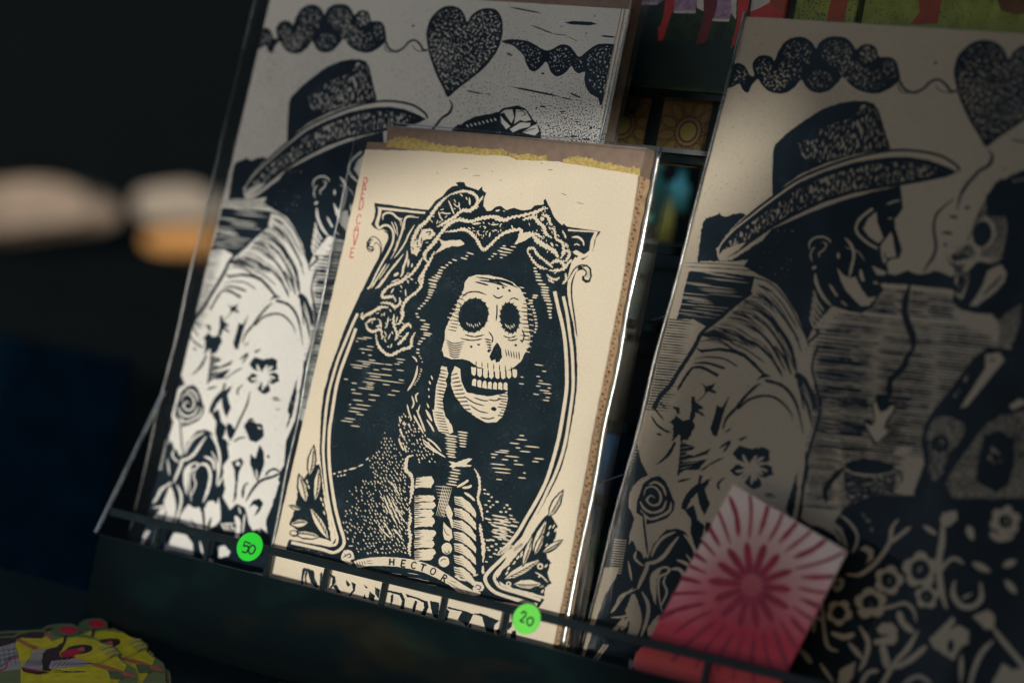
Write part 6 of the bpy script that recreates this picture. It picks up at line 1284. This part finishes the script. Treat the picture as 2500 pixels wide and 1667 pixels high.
sy = [plain('sticker_yellow', (.85, .70, .015), .35, .15, 120), plain('sticker_brown', (.055, .02, .018), .4, .3, 80), plain('sticker_orange', (.62, .17, .08), .4, .15, 80), plain('sticker_red', (.62, .012, .04), .4, .25, 150), plain('sticker_rim', (.22, .25, .08), .4, .1, 60), plain('sticker_olive', (.13, .19, .06), .4, .2, 60), plain('sticker_mauve', (.50, .42, .40), .4, .15, 60), plain('sticker_line', (.012, .012, .014), .4, .1), plain('sticker_blue', (.02, .12, .17), .4, .2)]
def decal(lab, off, lift, ox, oy, k, full):
    t = bpy.data.objects.new('die_cut_sticker', None); C.objects.link(t)
    b0 = table_xy(150 + off[0], 1640 + off[1]); t['base'] = [b0[0], b0[1], 0]
    t.matrix_world = Matrix.Translation((b0[0] * H, b0[1] * H, TW.z + lift)); tag(t, lab, 'sticker', 'die-cut dancer stickers on the table')
    A = Art(list('YBORGMPLU')); A.STEP = .00006
    A.fn = lambda x, y: table_xy(ox + x * k + off[0], oy + y * k + off[1]); A.k = k
    A2 = Art(['G']); A2.fn = A.fn
    outl = [(-900, 470), (-400, 430), (0, 410), (190, 400), (270, 350), (430, 320), (600, 320), (690, 360), (740, 300), (860, 250), (1000, 250), (1090, 290), (1100, 400), (1170, 380), (1300, 430), (1420, 500), (1560, 540), (1650, 620), (1640, 700), (1760, 790), (1860, 860), (1880, 935), (1900, 1300), (-900, 1300)]
    pts = [A.fn(x, y) for x, y in outl]
    mbx = MB(); mbx.prism(list(reversed(pts)), 0, .004); mbx.build('sticker_sheet', sy[4], t)
    P = A.poly
    P([(215, 420), (300, 380), (620, 360), (720, 480), (860, 430), (1100, 420), (1310, 450), (1420, 520), (1550, 560), (1630, 630), (1620, 710), (1740, 800), (1700, 900), (1500, 1280), (300, 1280), (290, 820)], 'Y', 3, 30)
    P([(-900, 500), (0, 430), (210, 425), (280, 380), (440, 345), (610, 350), (700, 400), (640, 440), (300, 430), (240, 470), (200, 530), (0, 560), (-900, 640)], 'B', 3, 30)
    P([(-900, 640), (0, 560), (205, 500), (240, 640), (300, 800), (280, 860), (0, 900), (-900, 1000)], 'P', 3, 30)
    for i in range(6): A.st([(-160 + i * 70, 560), (-120 + i * 70, 800)], 8, 'U', 0)
    for i in range(3): A.st([(-200, 640 + i * 70), (230, 580 + i * 60)], 9, 'U', 0)
    A.st([(-100, 900), (80, 860), (130, 740), (270, 700)], 16, 'R', 0); A.st([(-100, 860), (60, 800), (110, 715), (260, 670)], 14, 'U', 0)
    P([(215, 500), (300, 505), (440, 590), (445, 610), (410, 640), (430, 700), (330, 800), (290, 700), (240, 600)], 'Y', 3, 20)
    P([(420, 490), (540, 500), (640, 530), (740, 470), (800, 480), (760, 610), (640, 600), (520, 560)], 'Y', 3, 20)
    P([(590, 420), (680, 410), (700, 460), (640, 500), (600, 480)], 'Y', 3, 20)
    P([(250, 440), (310, 460), (420, 520), (540, 560), (480, 600), (330, 520), (240, 480)], 'O', 3, 20); P([(610, 370), (680, 380), (740, 420), (700, 440), (620, 410)], 'O', 3, 20)
    P([(300, 830), (440, 700), (560, 690), (700, 700), (1050, 720), (1300, 780), (1100, 830), (700, 870), (420, 880)], 'P', 3, 20)
    for i in range(9): A.st([(720 + i * 60, 840 - i * 6), (800 + i * 60, 760 + i * 3)], 10, 'L')
    for i in range(6): A.st([(360 + i * 36, 830), (420 + i * 40, 730)], 10, 'L')
    P([(440, 640), (520, 590), (640, 590), (700, 630), (560, 680), (440, 690)], 'P', 3, 20)
    P([(640, 600), (780, 560), (870, 500), (890, 400), (930, 400), (900, 520), (850, 600), (820, 640), (840, 700), (1050, 700), (960, 730), (840, 740), (700, 760), (680, 850), (720, 890), (600, 890), (580, 760), (600, 660)], 'B', 5, 20)
    P([(700, 340), (760, 280), (900, 255), (1020, 265), (1090, 310), (1100, 360), (1060, 400), (900, 410), (780, 400)], 'M', 4, 20); A.ell(945, 330, 120, 52, .05, 'R', 5, 24)
    P([(870, 610), (900, 560), (1000, 530), (1160, 480), (1300, 500), (1420, 520), (1560, 560), (1580, 640), (1500, 720), (1400, 780), (1150, 730), (1040, 700)], 'Y', 3, 20)
    for i in range(6): A.st([(1350 + i * 30, 590 + i * 26), (1460 + i * 30, 550 + i * 24), (1560 + i * 12, 540 + i * 30)], 13, 'M' if i % 2 else 'P', 1)
    A.ell(1090, 600, 190, 66, -.12, 'B', 3, 26); A.poly([(835, 650), (920, 600), (1040, 590), (1150, 570), (1165, 620), (1080, 660), (960, 710), (850, 700)], 'R', 4, 20); A.poly([(1060, 590), (1140, 560), (1175, 590), (1150, 620), (1090, 620)], 'O', 3, 20)
    P([(640, 920), (800, 860), (1000, 840), (1300, 840), (1480, 880), (1530, 940), (1500, 1300), (600, 1300)], 'Y', 3, 20)
    P([(1240, 800), (1340, 785), (1560, 850), (1700, 900), (1800, 920), (1860, 1000), (1700, 960), (1500, 880)], 'O', 3, 20); P([(1480, 890), (1660, 900), (1700, 1000), (1520, 1000)], 'M', 3, 20)
    A.st([(750, 895), (830, 890), (900, 900), (1000, 905)], 14, 'L', 1, .5); A.st([(1010, 905), (1100, 900), (1190, 908)], 12, 'L', 1, .5); A.st([(730, 912), (960, 915), (1140, 912)], 6, 'L')
    P([(300, 840), (400, 860), (620, 900), (700, 920), (520, 940), (330, 900)], 'B', 3, 20); A.st([(340, 870), (440, 880), (560, 900)], 20, 'R')
    mesh('printed_dancer', [(x, y, z + .0042) for x, y, z in A.v], A.f, sy, t, A.m)
decal('uppermost die-cut sticker of a dancer in a yellow dress with braids and a red flower', (0, 0), .0050, 0, 1500, .1786, True)
decal('die-cut dancer sticker just beneath the top one, its red flower and yellow sleeve showing above', (68, -22), .0030, 0, 1500, .1786, True)
decal('lowest dancer sticker of the pile, a thin rim showing', (82, -10), .0006, 0, 1500, .1786, True)
decal('separate yellow dancer sticker at the bottom edge right of the pile', (520, 128), .0006, 0, 1500, .1786, True)

# ------------------------------------------------------------------ ground, backdrop, and unseen cloths added to shade the prints and shape the sun patch
def big_sheet(name, verts, mat):
    me = bpy.data.meshes.new(name); me.from_pydata(verts, [], [tuple(range(len(verts)))]); me.materials.append(mat)
    o = bpy.data.objects.new(name, me); C.objects.link(o); o['kind'] = 'structure'; return o
m_gnd = plain('dark_asphalt', (.0015, .0052, .006), .9, .3, 6, spec=.1)
big_sheet('ground', [(-60, -60, 0), (60, -60, 0), (60, 60, 0), (-60, 60, 0)], m_gnd)
m_back = plain('black_backdrop_cloth', (.0009, .0048, .0056), .95, .25, 2, spec=0.05)
big_sheet('backdrop', [(-30, 9, 0), (18, 9, 0), (18, 9, 9), (-30, 9, 9)], m_back)
rf = thing('added_canopy', (2.1, 2.1, 1.2), 'unseen black roof cloth added above to dim the right-hand print', 'canopy')
mb = MB()  # unseen roof added to keep sky light off the right print
for i in range(12):
    x0 = .95 + i * .22; mb.add([(x0, 2.12 + .03 * (i % 2), -.7), (x0 + .22, 2.12 + .03 * ((i + 1) % 2), -.7), (x0 + .22, 2.12 + .03 * ((i + 1) % 2), 2.9), (x0, 2.12 + .03 * (i % 2), 2.9)], [(0, 1, 2, 3)])
mb.build('roof_cloth', m_back, rf)
MB().tube([(.95, 2.11, 2.9), (3.6, 2.11, 2.9)], .02, 8).build('roof_pole', m_wire, rf)
mb = MB(); V = []; n = 24  # unseen side cloth added to darken the prints towards the right
for j in range(9):
    for i in range(n + 1):
        u = i / n; V.append((2.30 + .02 * math.sin(u * 40), -.6 + j * .42, -.6 + 1.98 * u))
k_ = len(V); V += [(x + .01, y, z) for x, y, z in V]; F = []
for j in range(8):
    for i in range(n): q_ = (j * (n + 1) + i, j * (n + 1) + i + 1, (j + 1) * (n + 1) + i + 1, (j + 1) * (n + 1) + i); F += [q_, tuple(c + k_ for c in q_[::-1])]
ctn = thing('added_side_curtain', (2.32, -.6, 0), 'unseen black curtain added past the right edge to block sky light', 'curtain')
mesh('curtain_cloth', V, F, m_back, ctn, smooth=True)

def tarp():
    """an unseen tarpaulin added behind the camera, cut open to shape the patch of sun"""
    D = 11.0
    ex = Vector((SUN_P.z, 0, -SUN_P.x)).normalized(); ey = SUN_P.cross(ex).normalized()
    if ey.y < 0: ey = -ey
    org = Vector((0.5, 0.6, 0)) + SUN_P * D
    def on(p):                                             # where the ray from p towards the sun meets the tarp
        d = Vector(p) - org; return (d.dot(ex), d.dot(ey))
    gaps = [[(400, 540), (620, 530), (820, 465), (1040, 400), (1300, 345), (1640, 305), (1725, 340), (1800, 295), (1870, 225), (1935, 262), (1885, 395), (1800, 520), (1700, 660), (1592, 900), (1500, 1100), (1482, 1240), (1462, 1500), (1440, 1760), (300, 1450), (250, 1100)]]
    holes = [[on((*U(x, y, 0 if k == 0 else ZB), 0 if k == 0 else ZB)) for x, y in g] for k, g in enumerate(gaps)]
    far = [[on((x, y, ZF)) for x, y in q_] for q_ in FARQ]
    outer = [(-1.8, -5), (7, -5), (7, 6), (-1.8, 6)]
    loops = [outer] + holes
    vec = [[Vector((a, b, 0)) for a, b in l] for l in loops]
    tri = tessellate_polygon(vec); fl = [p for l in loops for p in l]
    V = [org + ex * a + ey * b for a, b in fl]; n = len(V)
    t = thing('sun_mask_tarpaulin', tuple(org), 'unseen grey tarpaulin added behind the camera, cut open to shape the sun patch', 'tarpaulin')
    V2 = V + [v_ + SUN_P * .02 for v_ in V]
    mesh('canvas', [tuple(v_) for v_ in V2], [tuple(f) for f in tri] + [tuple(i + n for i in f[::-1]) for f in tri], plain('grey_tarpaulin', (.10, .11, .11), .9, .2, 4), t)
    print('FAR on tarp', far)
tarp()
